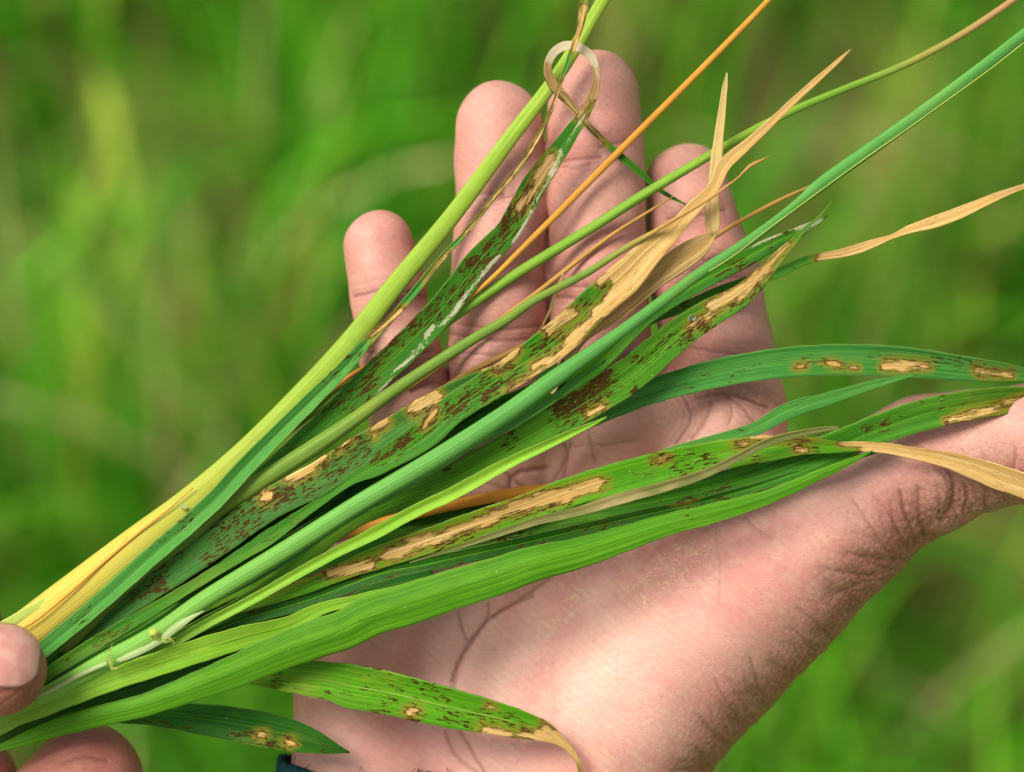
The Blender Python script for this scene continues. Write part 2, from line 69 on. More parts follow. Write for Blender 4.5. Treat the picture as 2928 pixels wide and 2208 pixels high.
 'dark_spotted_leaf':{'p':[(-80.29,-58.82,3.0,1.31),(-69.91,-54.32,3.0,1.97),(-61.27,-50.17,3.0,2.3),(-52.62,-46.99,3.0,2.79),(-42.25,-43.95,3.0,3.13),(-33.12,-40.56,3.0,3.13),(-28.84,-38.83,3.0,3.02),(-19.51,-36.86,3.0,3.02),(-9.13,-34.61,3.0,3.02),(1.24,-32.37,3.0,2.95),(11.62,-29.94,3.0,2.7),(21.99,-27.52,3.0,2.5),(31.12,-25.45,3.0,2.3),(34.33,-24.89,2.8,2.26),(47.27,-21.53,2.6,2.06),(60.22,-17.66,2.4,1.77),(68.01,-15.34,2.2,1.47),(75.8,-13.02,2.0,0.39)],'les':[(33.28,-23.07,36.39,-22.97,0.41)],'dens':[(-52.62,-46.02,-49.16,-44.99,1.38),(-61.96,-49.48,-60.92,-48.79,1.73),(-66.45,-51.21,-65.42,-50.87,1.38),(-45.71,-45.33,-43.98,-44.99,0.69),(-31.61,-38.94,-29.88,-38.24,1.38),(-26.42,-40.15,-22.96,-38.42,1.38),(-22.96,-38.42,-25.73,-39.8,1.04),(-3.25,-34.61,-2.22,-34.61,1.04),(1.24,-32.54,6.77,-31.85,1.38),(10.92,-29.25,13.69,-28.73,1.04),(15.07,-28.39,21.99,-28.04,1.38),(-12.59,-34.96,-10.52,-36.34,1.38),(-15.01,-37.03,-18.12,-37.38,0.86),(31.22,-23.59,35.35,-22.55,1.55),(49.82,-15.32,51.89,-15.58,1.24)]},
 'light_green_leaf':{'p':[(-107.48,-70.17,9.0,2.93),(-103.38,-68.28,9.0,3.12),(-96.53,-65.55,9.0,3.73),(-88.67,-62.3,9.0,4.23),(-79.43,-58.7,9.0,4.62),(-70.88,-55.8,9.0,4.87),(-62.32,-53.06,9.0,4.87),(-53.96,-50.68,7.0,4.57),(-45.54,-48.62,5.0,3.67),(-38.65,-45.24,5.0,2.62),(-33.0,-43.72,5.0,1.97),(-25.64,-41.45,5.0,0.85),(-21.5,-40.21,5.0,0.1)]},
 'broad_green_leaf':{'p':[(-106.69,-74.67,6.0,1.03),(-103.75,-73.34,7.0,1.37),(-98.54,-71.41,7.33,2.75),(-91.62,-68.96,7.67,3.77),(-83.0,-66.69,8.0,4.28),(-74.3,-64.52,9.0,4.62),(-65.63,-61.33,10.0,5.46),(-57.09,-58.09,10.0,6.49),(-48.55,-54.5,10.0,7.34),(-40.01,-51.26,10.0,7.85),(-32.71,-48.7,10.0,8.06),(-29.51,-46.82,10.0,8.37),(-20.97,-44.09,10.0,8.37),(-12.43,-41.18,10.0,8.03),(-3.9,-38.62,10.0,7.68),(4.64,-35.72,10.0,7.0),(13.19,-33.71,9.33,6.15),(21.77,-31.08,8.67,5.31),(31.45,-27.99,8.0,4.41),(41.73,-25.44,7.6,3.9),(52.02,-22.38,7.2,2.87),(62.32,-17.99,6.8,2.05),(69.04,-15.12,6.4,1.23),(73.2,-13.18,6.0,0.21)],'dens':[(35.49,-26.4,36.51,-26.91,1.02)],'pale':[(-16.56,-47.24,-9.04,-44.85,0.21)]},
 'lower_right_leaf':{'p':[(-61.48,-60.07,1.0,0.35),(-55.49,-59.89,2.0,1.39),(-49.9,-59.39,2.5,4.5),(-42.94,-59.51,3.0,6.92),(-35.33,-60.55,3.0,8.3),(-33.34,-61.07,3.0,9.06),(-25.75,-62.49,2.67,8.93),(-17.8,-64.43,2.33,8.59),(-9.84,-66.37,2.0,7.9),(-2.92,-68.01,1.33,6.76),(2.64,-69.55,0.67,5.56),(7.16,-71.13,0.0,3.82),(9.95,-72.95,-0.67,2.09),(12.05,-74.95,-1.33,1.32),(13.67,-77.48,-2.0,1.26),(14.31,-81.05,-5.0,1.19)],'les':[(-5.68,-70.36,-2.22,-71.05,0.83),(-1.53,-71.05,1.24,-71.4,0.55),(1.94,-71.4,4.71,-72.09,0.76),(6.09,-72.43,9.56,-72.78,2.08),(6.79,-68.97,7.48,-70.36,0.76),(9.21,-72.43,15.1,-80.06,2.08),(-4.65,-65.16,-4.3,-65.33,0.35),(-20.93,-66.55,-19.54,-66.2,0.69)],'dens':[(-29.93,-57.89,-28.55,-58.06,1.18),(-24.74,-59.62,-23.01,-62.04,1.39),(-18.85,-60.66,-14.0,-63.08,2.08),(-30.28,-62.39,-26.47,-63.43,1.39),(-27.16,-63.43,-23.7,-64.47,1.04),(-29.24,-65.85,-23.01,-66.89,1.39),(-23.7,-67.24,-18.85,-67.58,1.73),(-19.54,-64.47,-18.85,-68.62,1.39),(-14.0,-67.24,-5.68,-68.97,1.73),(-9.15,-67.24,2.63,-69.66,1.73),(-1.53,-67.24,2.63,-69.66,1.39),(-38.25,-62.74,-32.71,-62.56,1.04),(-47.52,-58.58,-48.56,-61.0,1.39),(-47.86,-60.66,-46.48,-60.66,1.04),(-44.4,-62.04,-43.71,-62.39,0.69)]},
 'lower_left_leaf':{'p':[(-85.58,-67.83,0.0,2.09),(-79.32,-67.65,0.0,3.13),(-73.11,-67.52,-0.33,4.52),(-66.19,-68.08,-0.67,6.09),(-56.48,-69.51,-1.0,6.97),(-47.81,-71.32,-1.5,6.8),(-42.62,-72.78,-2.0,5.58),(-38.82,-73.99,-2.5,3.67),(-36.06,-74.9,-3.0,1.89),(-33.53,-75.73,-4.0,0.14)],'les':[(-46.03,-73.52,-45.68,-73.52,0.7),(-51.95,-71.43,-50.91,-71.6,0.35)],'dens':[(-66.93,-70.73,-66.23,-71.08,1.04),(-57.17,-71.08,-47.77,-73.52,1.74),(-47.77,-73.52,-44.64,-73.52,1.74),(-54.74,-71.43,-53.69,-71.78,1.39),(-48.82,-70.03,-47.77,-73.52,0.84),(-44.64,-70.03,-44.29,-70.73,0.7),(-39.76,-74.91,-38.02,-74.56,1.39),(-76.33,-68.29,-70.41,-68.99,1.04),(-62.75,-71.78,-62.05,-71.78,0.56),(-50.91,-71.43,-49.51,-71.78,1.04)]},
 'narrow_leaf_behind':{'p':[(22.69,-17.5,-1.0,0.91),(27.17,-15.78,-1.0,2.12),(33.01,-13.87,-0.67,2.79),(41.6,-11.46,-0.33,2.91),(50.18,-8.7,0.0,2.73),(56.32,-5.27,0.0,3.38),(64.64,-2.67,0.0,2.75),(71.91,-0.33,0.0,2.02),(78.15,1.33,0.0,1.19),(83.03,2.37,0.0,0.14)],'dens':[(47.05,-9.18,48.62,-9.7,0.73)]},
 'shaded_leaf':{'p':[(-102.42,-65.74,3.0,2.18),(-96.37,-62.51,4.0,2.48),(-85.32,-55.95,4.0,2.8),(-74.97,-50.43,4.0,2.95),(-66.45,-44.99,3.0,3.11),(-59.64,-40.56,2.0,3.74),(-49.34,-34.74,1.0,4.37),(-39.0,-28.54,0.0,4.07),(-29.01,-20.26,-1.0,5.27),(-19.01,-14.05,-1.0,6.21),(-10.39,-8.19,-1.0,5.59),(0.28,-3.03,-2.0,3.73),(8.93,1.81,-3.0,1.56)]},
 'sliver_leaf':{'p':[(-62.66,-45.09,6.0,0.48),(-45.42,-35.43,6.5,0.96),(-35.08,-28.19,7.0,1.2),(-15.37,-16.77,6.0,1.43),(-7.56,-11.84,6.0,1.31),(-0.75,-8.26,6.33,1.31),(6.06,-3.83,6.67,1.24),(12.85,0.93,7.0,1.05),(18.97,5.18,7.0,0.48)]},
 'under_leaf':{'p':[(-95.29,-59.2,-4.0,2.1),(-74.41,-45.28,-5.0,4.21),(-53.46,-33.06,-6.0,7.03),(-38.38,-25.0,-7.0,7.67),(-24.46,-15.96,-7.5,8.02),(-10.52,-8.64,-8.0,6.98),(2.03,-0.27,-8.0,4.54),(12.5,7.06,-8.0,1.4)]},
 'wide_under_leaf':{'p':[(-76.69,-55.76,-1.0,5.71),(-55.86,-47.28,-2.0,7.63),(-33.1,-36.44,-4.0,8.61),(-14.97,-27.93,-6.0,5.76),(-2.5,-23.17,-7.0,0.96)]},
 'lower_under_leaf':{'p':[(-106.57,-73.69,3.0,2.07),(-93.95,-68.04,4.0,3.8),(-80.1,-62.48,4.33,4.14),(-66.26,-58.3,4.67,4.14),(-52.43,-53.1,5.0,4.13),(-38.72,-48.36,4.0,3.8),(-28.1,-41.8,4.0,3.11),(-16.02,-38.35,4.0,2.07)]},
 'dry_wisp':{'p':[(10.35,22.96,6.0,0.07),(9.9,21.41,4.67,0.48),(9.24,19.85,3.33,0.62),(8.51,17.91,2.0,0.48),(7.91,15.9,0.5,0.55),(7.17,14.22,-1.0,0.45),(6.33,12.53,-2.5,0.28),(5.48,11.17,-4.0,0.14)]},
 'midrib_right':{'p':[(-11.68,-18.37,4.0,0.17),(5.4,-8.98,4.0,0.17)]},
 'orange_line':{'p':[(-106.83,-52.55,1.6,0.42),(-100.05,-49.67,1.7,0.49),(-90.85,-42.73,1.8,0.49),(-83.91,-36.48,1.9,0.45),(-76.98,-30.59,1.9,0.42),(-70.05,-25.05,1.9,0.35),(-65.2,-20.82,1.9,0.24)]},
 'node_ring':{'p':[(-67.84,-24.33,2.4,0.69),(-67.22,-24.75,2.4,0.83),(-66.52,-25.03,2.4,0.69)]},
 'collar1':{'p':[(-72.61,-48.83,13.5,1.7),(-71.7,-49.49,14.5,1.9),(-70.81,-50.59,13.5,1.9),(-69.58,-51.3,12.5,1.16)]},
 'collar2':{'p':[(-80.9,-54.38,13.0,0.54),(-80.43,-55.77,12.67,0.68),(-80.14,-56.69,12.33,0.75),(-79.34,-56.58,12.0,0.48)]},
 'membrane1':{'p':[(-79.34,-55.22,12.0,0.68),(-76.14,-53.87,13.0,1.36),(-72.74,-52.34,13.0,1.22),(-70.03,-50.64,13.0,1.49),(-66.63,-47.92,13.0,1.49),(-64.25,-46.39,13.0,0.88),(-61.7,-45.04,13.0,0.1)]},
 'membrane2':{'p':[(-97.39,-63.55,10.0,0.34),(-91.81,-60.75,10.67,0.75),(-85.91,-57.61,11.33,0.82),(-81.04,-55.5,12.0,0.68)]},
 'hair_a':{'p':[(-80.9,-56.07,13.0,0.2),(-80.87,-54.52,15.0,0.17),(-80.12,-53.07,16.0,0.17),(-79.57,-51.45,17.0,0.07)]},
 'hair_b':{'p':[(-80.22,-56.41,13.0,0.2),(-79.05,-56.52,14.0,0.17),(-78.31,-55.97,14.0,0.07)]},
 'hair_c':{'p':[(-69.9,-50.55,14.0,0.27),(-68.42,-50.46,15.0,0.2),(-67.4,-51.3,15.0,0.14),(-68.08,-51.47,15.0,0.07)]},
 'hair_d':{'p':[(-70.07,-50.89,14.0,0.24),(-68.93,-51.3,15.0,0.17),(-68.42,-50.63,15.0,0.14),(-67.07,-50.19,15.0,0.07)]},
 'hair_e':{'p':[(-69.9,-50.89,14.0,0.17),(-68.08,-50.96,15.0,0.14),(-68.42,-50.12,15.0,0.07)]},
 'bract':{'p':[(-81.72,-53.45,12.0,0.34),(-80.09,-52.32,15.0,0.2),(-79.61,-51.21,16.0,0.07)]},
 'stem_seam':{'p':[(39.51,22.99,12.0,0.11),(44.81,26.4,12.0,0.15),(50.21,30.62,11.0,0.15),(56.0,34.86,10.0,0.19),(61.81,39.11,9.0,0.19),(67.65,43.38,8.0,0.19),(73.5,47.47,7.0,0.19),(81.29,52.91,6.0,0.15),(89.11,58.57,5.0,0.15),(96.95,64.25,4.0,0.12),(104.48,70.14,3.0,0.12)]},
}
CREASES = [
 ([(47.92,-23.86),(33.37,-27.74),(21.73,-32.1),(13.97,-35.98),(8.15,-40.35),(0.39,-46.17),(-5.43,-50.05),(-9.31,-54.41),(-11.74,-59.75),(-12.71,-65.57),(-11.74,-70.42),(-9.31,-75.27),(-4.46,-83.03)],0.5,0.5),
 ([(4.47,-44.41),(1.27,-45.83),(-2.63,-47.96),(-5.47,-50.09),(-7.25,-52.22),(-9.02,-54.71),(-11.15,-57.55),(-12.93,-62.16)],0.7,0.4),
 ([(-11.51,-47.61),(-10.62,-51.16),(-9.2,-54.18)],0.5,0.35),
 ([(-4.94,-45.83),(-4.94,-48.67),(-5.83,-50.8)],0.5,0.35),
 ([(-13.99,-72.82),(-12.93,-76.01),(-10.8,-78.85),(-7.6,-80.91),(-2.28,-84.18)],0.4,0.6),
 ([(7.18,-17.07),(0.39,-19.01),(-0.58,-21.92),(4.27,-27.74)],0.8,0.6),
 ([(12.03,-12.22),(10.57,-16.1),(7.18,-21.92)],0.5,0.4),
 ([(15.75,-8.7),(16.45,-12.57),(17.15,-16.08)],0.35,0.35),
 ([(8.72,-9.76),(11.18,-13.62),(10.83,-17.14),(9.77,-20.3)],0.5,0.4),
 ([(11.18,-15.38),(10.48,-19.25)],0.3,0.3),
 ([(40.7,-1.32),(41.05,-4.14),(40.0,-7.3),(37.19,-11.16)],0.5,0.4),
 ([(43.86,-0.97),(45.62,-4.14),(45.27,-7.65)],0.35,0.35),
 ([(47.73,-1.32),(50.54,-3.78),(53.0,-5.54)],0.3,0.3),
 ([(12.58,-12.57),(19.61,-12.22),(26.64,-11.16)],0.25,0.3),
 ([(-3.93,-15.73),(-0.07,-19.25),(2.74,-21.36)],0.6,0.5),
 ([(-6.75,-19.6),(-2.88,-21.01),(2.04,-22.41)],0.4,0.4),
 ([(9.23,46.74),(12.03,47.26),(14.83,47.44),(18.32,47.79)],0.675,0.5),
 ([(9.03,47.82),(11.89,48.35),(14.74,48.54),(18.21,48.88)],0.158,0.4),
 ([(9.45,45.56),(12.18,46.07),(14.93,46.24),(18.44,46.6)],0.18,0.4),
 ([(8.81,49.0),(11.74,49.54),(14.64,49.73),(18.09,50.08)],0.099,0.4),
 ([(9.69,44.28),(12.34,44.78),(15.04,44.95),(18.57,45.3)],0.09,0.4),
 ([(9.89,43.2),(12.48,43.69),(15.13,43.85),(18.68,44.21)],0.054,0.4),
 ([(8.88,46.04),(13.43,45.52),(16.23,46.39)],0.44999999999999996,0.4),
 ([(9.0,47.13),(13.38,46.62),(15.9,47.44)],0.105,0.32),
 ([(8.74,44.85),(13.49,44.32),(16.59,45.24)],0.12,0.32),
 ([(9.14,48.33),(13.32,47.82),(15.55,48.59)],0.066,0.32),
 ([(8.6,43.56),(13.55,43.02),(16.97,44.0)],0.06,0.32),
 ([(8.47,42.46),(13.6,41.92),(17.3,42.95)],0.036,0.32),
 ([(18.32,49.71),(21.12,50.41),(25.32,51.46)],0.6000000000000001,0.5),
 ([(18.05,50.78),(20.85,51.48),(25.05,52.53)],0.14,0.4),
 ([(18.61,48.55),(21.41,49.25),(25.61,50.3)],0.16,0.4),
 ([(17.76,51.94),(20.56,52.64),(24.76,53.69)],0.088,0.4),
 ([(18.93,47.28),(21.73,47.98),(25.93,49.03)],0.08,0.4),
 ([(19.19,46.22),(21.99,46.92),(26.19,47.97)],0.048,0.4),
 ([(-11.05,39.22),(-6.15,40.27),(-1.61,39.92)],0.75,0.6),
 ([(-11.28,40.3),(-6.23,41.37),(-1.53,41.02)],0.175,0.48),
 ([(-10.8,38.05),(-6.06,39.07),(-1.7,38.72)],0.2,0.48),
 ([(-11.53,41.47),(-6.32,42.56),(-1.43,42.21)],0.11,0.48),
 ([(-10.53,36.78),(-5.97,37.78),(-1.8,37.43)],0.1,0.48),
 ([(-10.3,35.7),(-5.88,36.68),(-1.89,36.33)],0.06,0.48),
 ([(-6.15,38.87),(0.84,39.57)],0.5249999999999999,0.5),
 ([(-6.26,39.96),(0.73,40.66)],0.122,0.4),
 ([(-6.03,37.68),(0.96,38.38)],0.14,0.4),
 ([(-6.38,41.16),(0.61,41.86)],0.077,0.4),
 ([(-5.9,36.38),(1.09,37.08)],0.07,0.4),
 ([(-5.79,35.29),(1.2,35.99)],0.042,0.4),
 ([(-33.39,18.72),(-24.7,20.17),(-16.98,18.72)],0.75,0.6),
 ([(-33.57,19.8),(-24.7,21.27),(-16.78,19.8)],0.175,0.48),
 ([(-33.19,17.54),(-24.7,18.97),(-17.2,17.54)],0.2,0.48),
 ([(-33.77,20.99),(-24.7,22.47),(-16.56,20.98)],0.11,0.48),
 ([(-32.98,16.25),(-24.7,17.67),(-17.44,16.26)],0.1,0.48),
 ([(-32.8,15.17),(-24.7,16.57),(-17.64,15.18)],0.06,0.48),
 ([(-31.94,7.63),(-24.7,6.18),(-16.98,7.14)],0.6000000000000001,0.5),
 ([(-31.72,8.71),(-24.66,7.28),(-17.12,8.23)],0.14,0.4),
 ([(-32.18,6.45),(-24.74,4.98),(-16.83,5.95)],0.16,0.4),
 ([(-31.49,9.89),(-24.62,8.48),(-17.26,9.42)],0.088,0.4),
 ([(-32.43,5.18),(-24.78,3.68),(-16.67,4.66)],0.08,0.4),
 ([(-32.65,4.1),(-24.82,2.58),(-16.54,3.57)],0.048,0.4),
 ([(-13.12,11.0),(-3.47,9.56),(7.14,10.04)],0.8999999999999999,0.7),
 ([(-12.96,12.09),(-3.42,10.66),(7.09,11.14)],0.21,0.56),
 ([(-13.3,9.81),(-3.53,8.36),(7.19,8.84)],0.24,0.56),
 ([(-12.78,13.27),(-3.36,11.86),(7.04,12.34)],0.132,0.56),
 ([(-13.49,8.53),(-3.59,7.06),(7.25,7.54)],0.12,0.56),
 ([(-13.65,7.44),(-3.64,5.96),(7.3,6.44)],0.072,0.56),
 ([(-11.68,12.93),(-2.51,11.77),(6.18,12.45)],0.5249999999999999,0.5),
 ([(-11.54,14.02),(-2.48,12.87),(6.09,13.55)],0.122,0.4),
 ([(-11.83,11.74),(-2.54,10.57),(6.27,11.25)],0.14,0.4),
 ([(-11.39,15.21),(-2.45,14.07),(6.0,14.74)],0.077,0.4),
 ([(-11.99,10.45),(-2.58,9.27),(6.38,9.96)],0.07,0.4),
 ([(-12.13,9.36),(-2.61,8.17),(6.46,8.86)],0.042,0.4),
 ([(-11.68,7.14),(-4.44,6.37),(4.25,7.14)],0.5249999999999999,0.5),
 ([(-11.56,8.23),(-4.44,7.47),(4.15,8.24)],0.122,0.4),
 ([(-11.81,5.95),(-4.44,5.17),(4.36,5.94)],0.14,0.4),
 ([(-11.44,9.43),(-4.44,8.67),(4.05,9.43)],0.077,0.4),
 ([(-11.94,4.65),(-4.44,3.87),(4.47,4.65)],0.07,0.4),
 ([(-12.06,3.56),(-4.44,2.77),(4.57,3.55)],0.042,0.4),
 ([(8.11,18.72),(17.76,17.76),(27.41,18.72)],0.8999999999999999,0.7),
 ([(8.22,19.81),(17.76,18.86),(27.3,19.81)],0.21,0.56),
 ([(7.99,17.53),(17.76,16.56),(27.53,17.53)],0.24,0.56),
 ([(8.34,21.01),(17.76,20.06),(27.18,21.01)],0.132,0.56),
 ([(7.86,16.23),(17.76,15.26),(27.66,16.23)],0.12,0.56),
 ([(7.75,15.14),(17.76,14.16),(27.77,15.14)],0.072,0.56),
 ([(9.07,21.14),(17.76,20.17),(27.41,20.85)],0.5249999999999999,0.5),
 ([(9.19,22.23),(17.78,21.27),(27.33,21.95)],0.122,0.4),
 ([(8.94,19.95),(17.74,18.97),(27.49,19.65)],0.14,0.4),
 ([(9.33,23.43),(17.8,22.47),(27.25,23.14)],0.077,0.4),
 ([(8.79,18.66),(17.72,17.67),(27.59,18.36)],0.07,0.4),
 ([(8.67,17.56),(17.7,16.57),(27.66,17.26)],0.042,0.4),
 ([(30.3,26.44),(39.95,23.55),(51.53,22.58)],0.8999999999999999,0.7),
 ([(30.62,27.49),(40.15,24.63),(51.62,23.68)],0.21,0.56),
 ([(29.96,25.29),(39.74,22.37),(51.43,21.38)],0.24,0.56),
 ([(30.96,28.64),(40.36,25.81),(51.72,24.87)],0.132,0.56),
 ([(29.58,24.05),(39.5,21.09),(51.32,20.09)],0.12,0.56),
 ([(29.27,22.99),(39.31,20.01),(51.23,18.99)],0.072,0.56),
 ([(32.23,35.13),(38.02,35.61),(44.77,37.06)],0.6000000000000001,0.5),
 ([(32.14,36.23),(37.85,36.7),(44.54,38.14)],0.14,0.4),
 ([(32.33,33.93),(38.2,34.42),(45.02,35.89)],0.16,0.4),
 ([(32.04,37.42),(37.67,37.88),(44.29,39.31)],0.088,0.4),
 ([(32.44,32.64),(38.4,33.14),(45.3,34.62)],0.08,0.4),
 ([(32.53,31.54),(38.57,32.05),(45.53,33.54)],0.048,0.4),
 ([(33.2,28.37),(41.88,26.44),(49.6,26.44)],0.5249999999999999,0.5),
 ([(33.44,29.44),(42.01,27.53),(49.6,27.54)],0.122,0.4),
 ([(32.94,27.2),(41.74,25.25),(49.6,25.24)],0.14,0.4),
 ([(33.7,30.62),(42.15,28.72),(49.6,28.74)],0.077,0.4),
 ([(32.66,25.93),(41.59,23.96),(49.6,23.94)],0.07,0.4),
 ([(32.42,24.86),(41.46,22.86),(49.6,22.84)],0.042,0.4),
 ([(32.23,9.07),(41.88,7.14),(53.46,6.18)],0.44999999999999996,0.5),
 ([(32.45,10.15),(42.03,8.23),(53.55,7.28)],0.105,0.4),
 ([(31.99,7.89),(41.72,5.95),(53.36,4.98)],0.12,0.4),
 ([(32.68,11.33),(42.19,9.42),(53.65,8.47)],0.066,0.4),
 ([(31.74,6.62),(41.54,4.66),(53.25,3.69)],0.06,0.4),
 ([(31.52,5.54),(41.39,3.57),(53.16,2.59)],0.036,0.4),
 ([(38.02,-2.51),(43.81,-1.54),(53.46,-4.44)],0.75,0.6),
 ([(37.84,-1.43),(43.95,-0.45),(53.78,-3.39)],0.175,0.48),
 ([(38.22,-3.69),(43.66,-2.73),(53.11,-5.59)],0.2,0.48),
 ([(37.64,-0.24),(44.1,0.74),(54.12,-2.24)],0.11,0.48),
 ([(38.43,-4.98),(43.5,-4.02),(52.74,-6.83)],0.1,0.48),
 ([(38.61,-6.06),(43.36,-5.11),(52.42,-7.89)],0.06,0.48),
 ([(43.81,-1.54),(47.67,-4.44),(51.53,-9.26)],0.5249999999999999,0.4),
 ([(44.47,-0.66),(48.45,-3.66),(52.39,-8.57)],0.122,0.32),
 ([(43.09,-2.5),(46.82,-5.29),(50.59,-10.01)],0.14,0.32),
 ([(45.19,0.3),(49.3,-2.81),(53.33,-7.82)],0.077,0.32),
 ([(42.31,-3.54),(45.9,-6.21),(49.58,-10.82)],0.07,0.32),
 ([(41.65,-4.42),(45.12,-6.99),(48.72,-11.51)],0.042,0.32),
 ([(35.13,-1.54),(37.06,-6.37),(34.16,-12.16)],0.6000000000000001,0.4),
 ([(36.15,-1.13),(38.16,-6.47),(35.14,-12.65)],0.14,0.32),
 ([(34.02,-1.99),(35.86,-6.26),(33.09,-11.62)],0.16,0.32),
 ([(37.27,-0.69),(39.35,-6.58),(36.22,-13.19)],0.088,0.32),
 ([(32.81,-2.47),(34.57,-6.14),(31.92,-11.04)],0.08,0.32),
 ([(31.79,-2.88),(33.47,-6.04),(30.94,-10.55)],0.048,0.32),
 ([(87.9,-15.56),(90.53,-18.71),(91.58,-22.91),(91.05,-26.07),(89.74,-28.69)],1.1,0.8),
 ([(88.82,-14.79),(91.6,-18.17),(92.78,-22.83),(92.19,-26.43),(90.81,-29.23)],0.33,0.64),
 ([(86.9,-16.39),(89.37,-19.29),(90.28,-23.0),(89.81,-25.68),(88.58,-28.11)],0.33,0.64),
 ([(83.7,-21.86),(84.23,-26.07),(85.28,-29.22),(86.85,-32.37)],1.1,0.8),
 ([(84.89,-21.71),(85.4,-25.82),(86.39,-28.76),(87.92,-31.83)],0.33,0.64),
 ([(82.41,-22.02),(82.96,-26.34),(84.08,-29.72),(85.69,-32.95)],0.33,0.64),
 ([(80.03,-21.86),(81.08,-26.07),(82.65,-29.22),(84.75,-33.42)],0.7,0.6),
 ([(81.19,-21.57),(82.21,-25.67),(83.72,-28.68),(85.82,-32.88)],0.21,0.48),
 ([(78.77,-22.17),(79.86,-26.51),(81.49,-29.8),(83.59,-34.0)],0.21,0.48),
 ([(77.93,-23.96),(78.98,-28.17),(81.6,-32.37),(83.7,-34.99)],0.5,0.6),
 ([(79.09,-23.67),(80.08,-27.69),(82.59,-31.69),(84.64,-34.24)],0.15,0.48),
 ([(76.67,-24.27),(77.79,-28.69),(80.53,-33.11),(82.69,-35.8)],0.15,0.48),
 ([(93.68,-20.81),(94.47,-23.96),(94.21,-26.59)],0.7,0.6),
 ([(94.84,-20.52),(95.66,-23.85),(95.4,-26.71)],0.21,0.48),
 ([(92.42,-21.13),(93.18,-24.08),(92.92,-26.46)],0.21,0.48),
 ([(87.38,-20.81),(88.69,-23.96),(88.69,-28.17)],0.4,0.5),
 ([(88.49,-20.35),(89.87,-23.75),(89.89,-28.17)],0.12,0.4),
 ([(86.18,-21.31),(87.41,-24.19),(87.39,-28.17)],0.12,0.4),
 ([(75.83,-26.07),(76.88,-29.22),(78.98,-33.42),(82.13,-36.57)],0.3,0.5),
 ([(73.73,-36.57),(75.83,-37.62),(80.03,-38.67)],0.5,0.5),
 ([(74.27,-35.5),(76.21,-36.48),(80.32,-37.51)],0.15,0.4),
 ([(73.15,-37.73),(75.42,-38.85),(79.71,-39.93)],0.15,0.4),
 ([(69.53,-34.47),(74.25,-36.04),(81.08,-37.09)],0.4,0.5),
 ([(69.91,-33.33),(74.52,-34.87),(81.26,-35.9)],0.12,0.4),
 ([(69.12,-35.7),(73.96,-37.31),(80.88,-38.37)],0.12,0.4),
 ([(67.42,-38.67),(72.68,-39.72),(77.93,-39.72)],0.35,0.4),
 ([(42.22,-30.27),(43.01,-37.09),(42.74,-44.97)],0.12,0.4),
 ([(48.52,-27.12),(50.1,-29.22),(53.77,-31.32)],0.3,0.4),
]
GCREASES=[([(-98.95,-63.85),(-95.95,-61.51),(-93.78,-58.17),(-93.11,-55.16)],0.264,0.3),([(-100.29,-62.51),(-97.28,-60.51),(-95.28,-57.83),(-94.28,-55.16)],0.264,0.3),([(-100.59,-60.28),(-97.92,-58.95),(-96.26,-57.62)],0.264,0.3),([(-91.84,-76.86),(-87.67,-75.47),(-82.8,-76.52)],0.44000000000000006,0.5)]
DROP=(36.504605252690354,13.95942418819913)
HAIRBASE=(-78.90653619689076,-32.29496521158978)
FINGERS=[[(-27.84,29.79,-14,7.38),(-26.02,18.84,-12.5,8.01),(-23.67,7.18,-12,8.32),(-21.22,-4.47,-14,8.94),(-19.73,-17.28,-19,9.88)],[(-2.64,55.38,-17,8.95),(-2.34,47.28,-16,9.32),(-2.43,35.46,-14.5,9.58),(-2.72,20.8,-13,10.17),(-3.01,7.2,-13.5,10.33),(-2.74,-6.45,-17,10.65),(-2.56,-18.32,-21,11.18)],[(17.35,61.36,-18,9.6),(17.51,52.25,-17,10.13),(17.65,38.42,-15,10.23),(18.09,22.76,-13.5,10.66),(18.49,7.21,-14,10.66),(18.0,-6.45,-17,11.08),(17.63,-18.32,-21,11.6)],[(37.37,42.9,-23,8.93),(38.42,34.88,-21,9.87),(40.84,22.98,-19,11.55),(43.52,9.22,-18,11.55),(45.87,-3.53,-18,11.34),(44.65,-17.31,-20,11.55)]]
PALM=[[(-19.73,-17.28,-19,9.5),(-28.32,-41.19,-24,12),(-33.27,-65.94,-24,13.2),(-33.82,-83.91,-25,13.6)],[(-2.56,-18.32,-21,10.5),(-6.58,-46.45,-28,12.5),(-10.55,-72.25,-27,13.5)],[(17.63,-18.32,-21,11),(11.38,-46.53,-29,12.5),(4.39,-76.36,-28,14)],[(44.65,-17.31,-20,11),(32.3,-41.47,-28,12.5),(19.37,-76.49,-29,15)],[(16.41,-76.62,-30,24.5),(37.28,-53.43,-28,24),(54.36,-38.71,-24,21.4),(67.27,-29.11,-20,18),(78.31,-21.95,-18,15.2),(87.32,-16.99,-16,14.7),(97.73,-13.62,-14,12.9),(109.03,-11.73,-12,12.2),(125.08,-9.28,-10,10.5)],[(-27.47,-86.18,-27,15),(-14.63,-166.92,-31,20)],[(22.41,-91.62,-30,18),(13.47,-167.48,-33,21)],[(-2.59,-86.33,-28,16),(-0.6,-167.48,-33,22)],[(-19.83,-10.95,-22,9.5),(-2.07,-8.98,-22,10.5),(18.13,-6.01,-21,10.5),(36.84,-4.53,-21,10.8),(46.12,-5.01,-20,10.5)]]
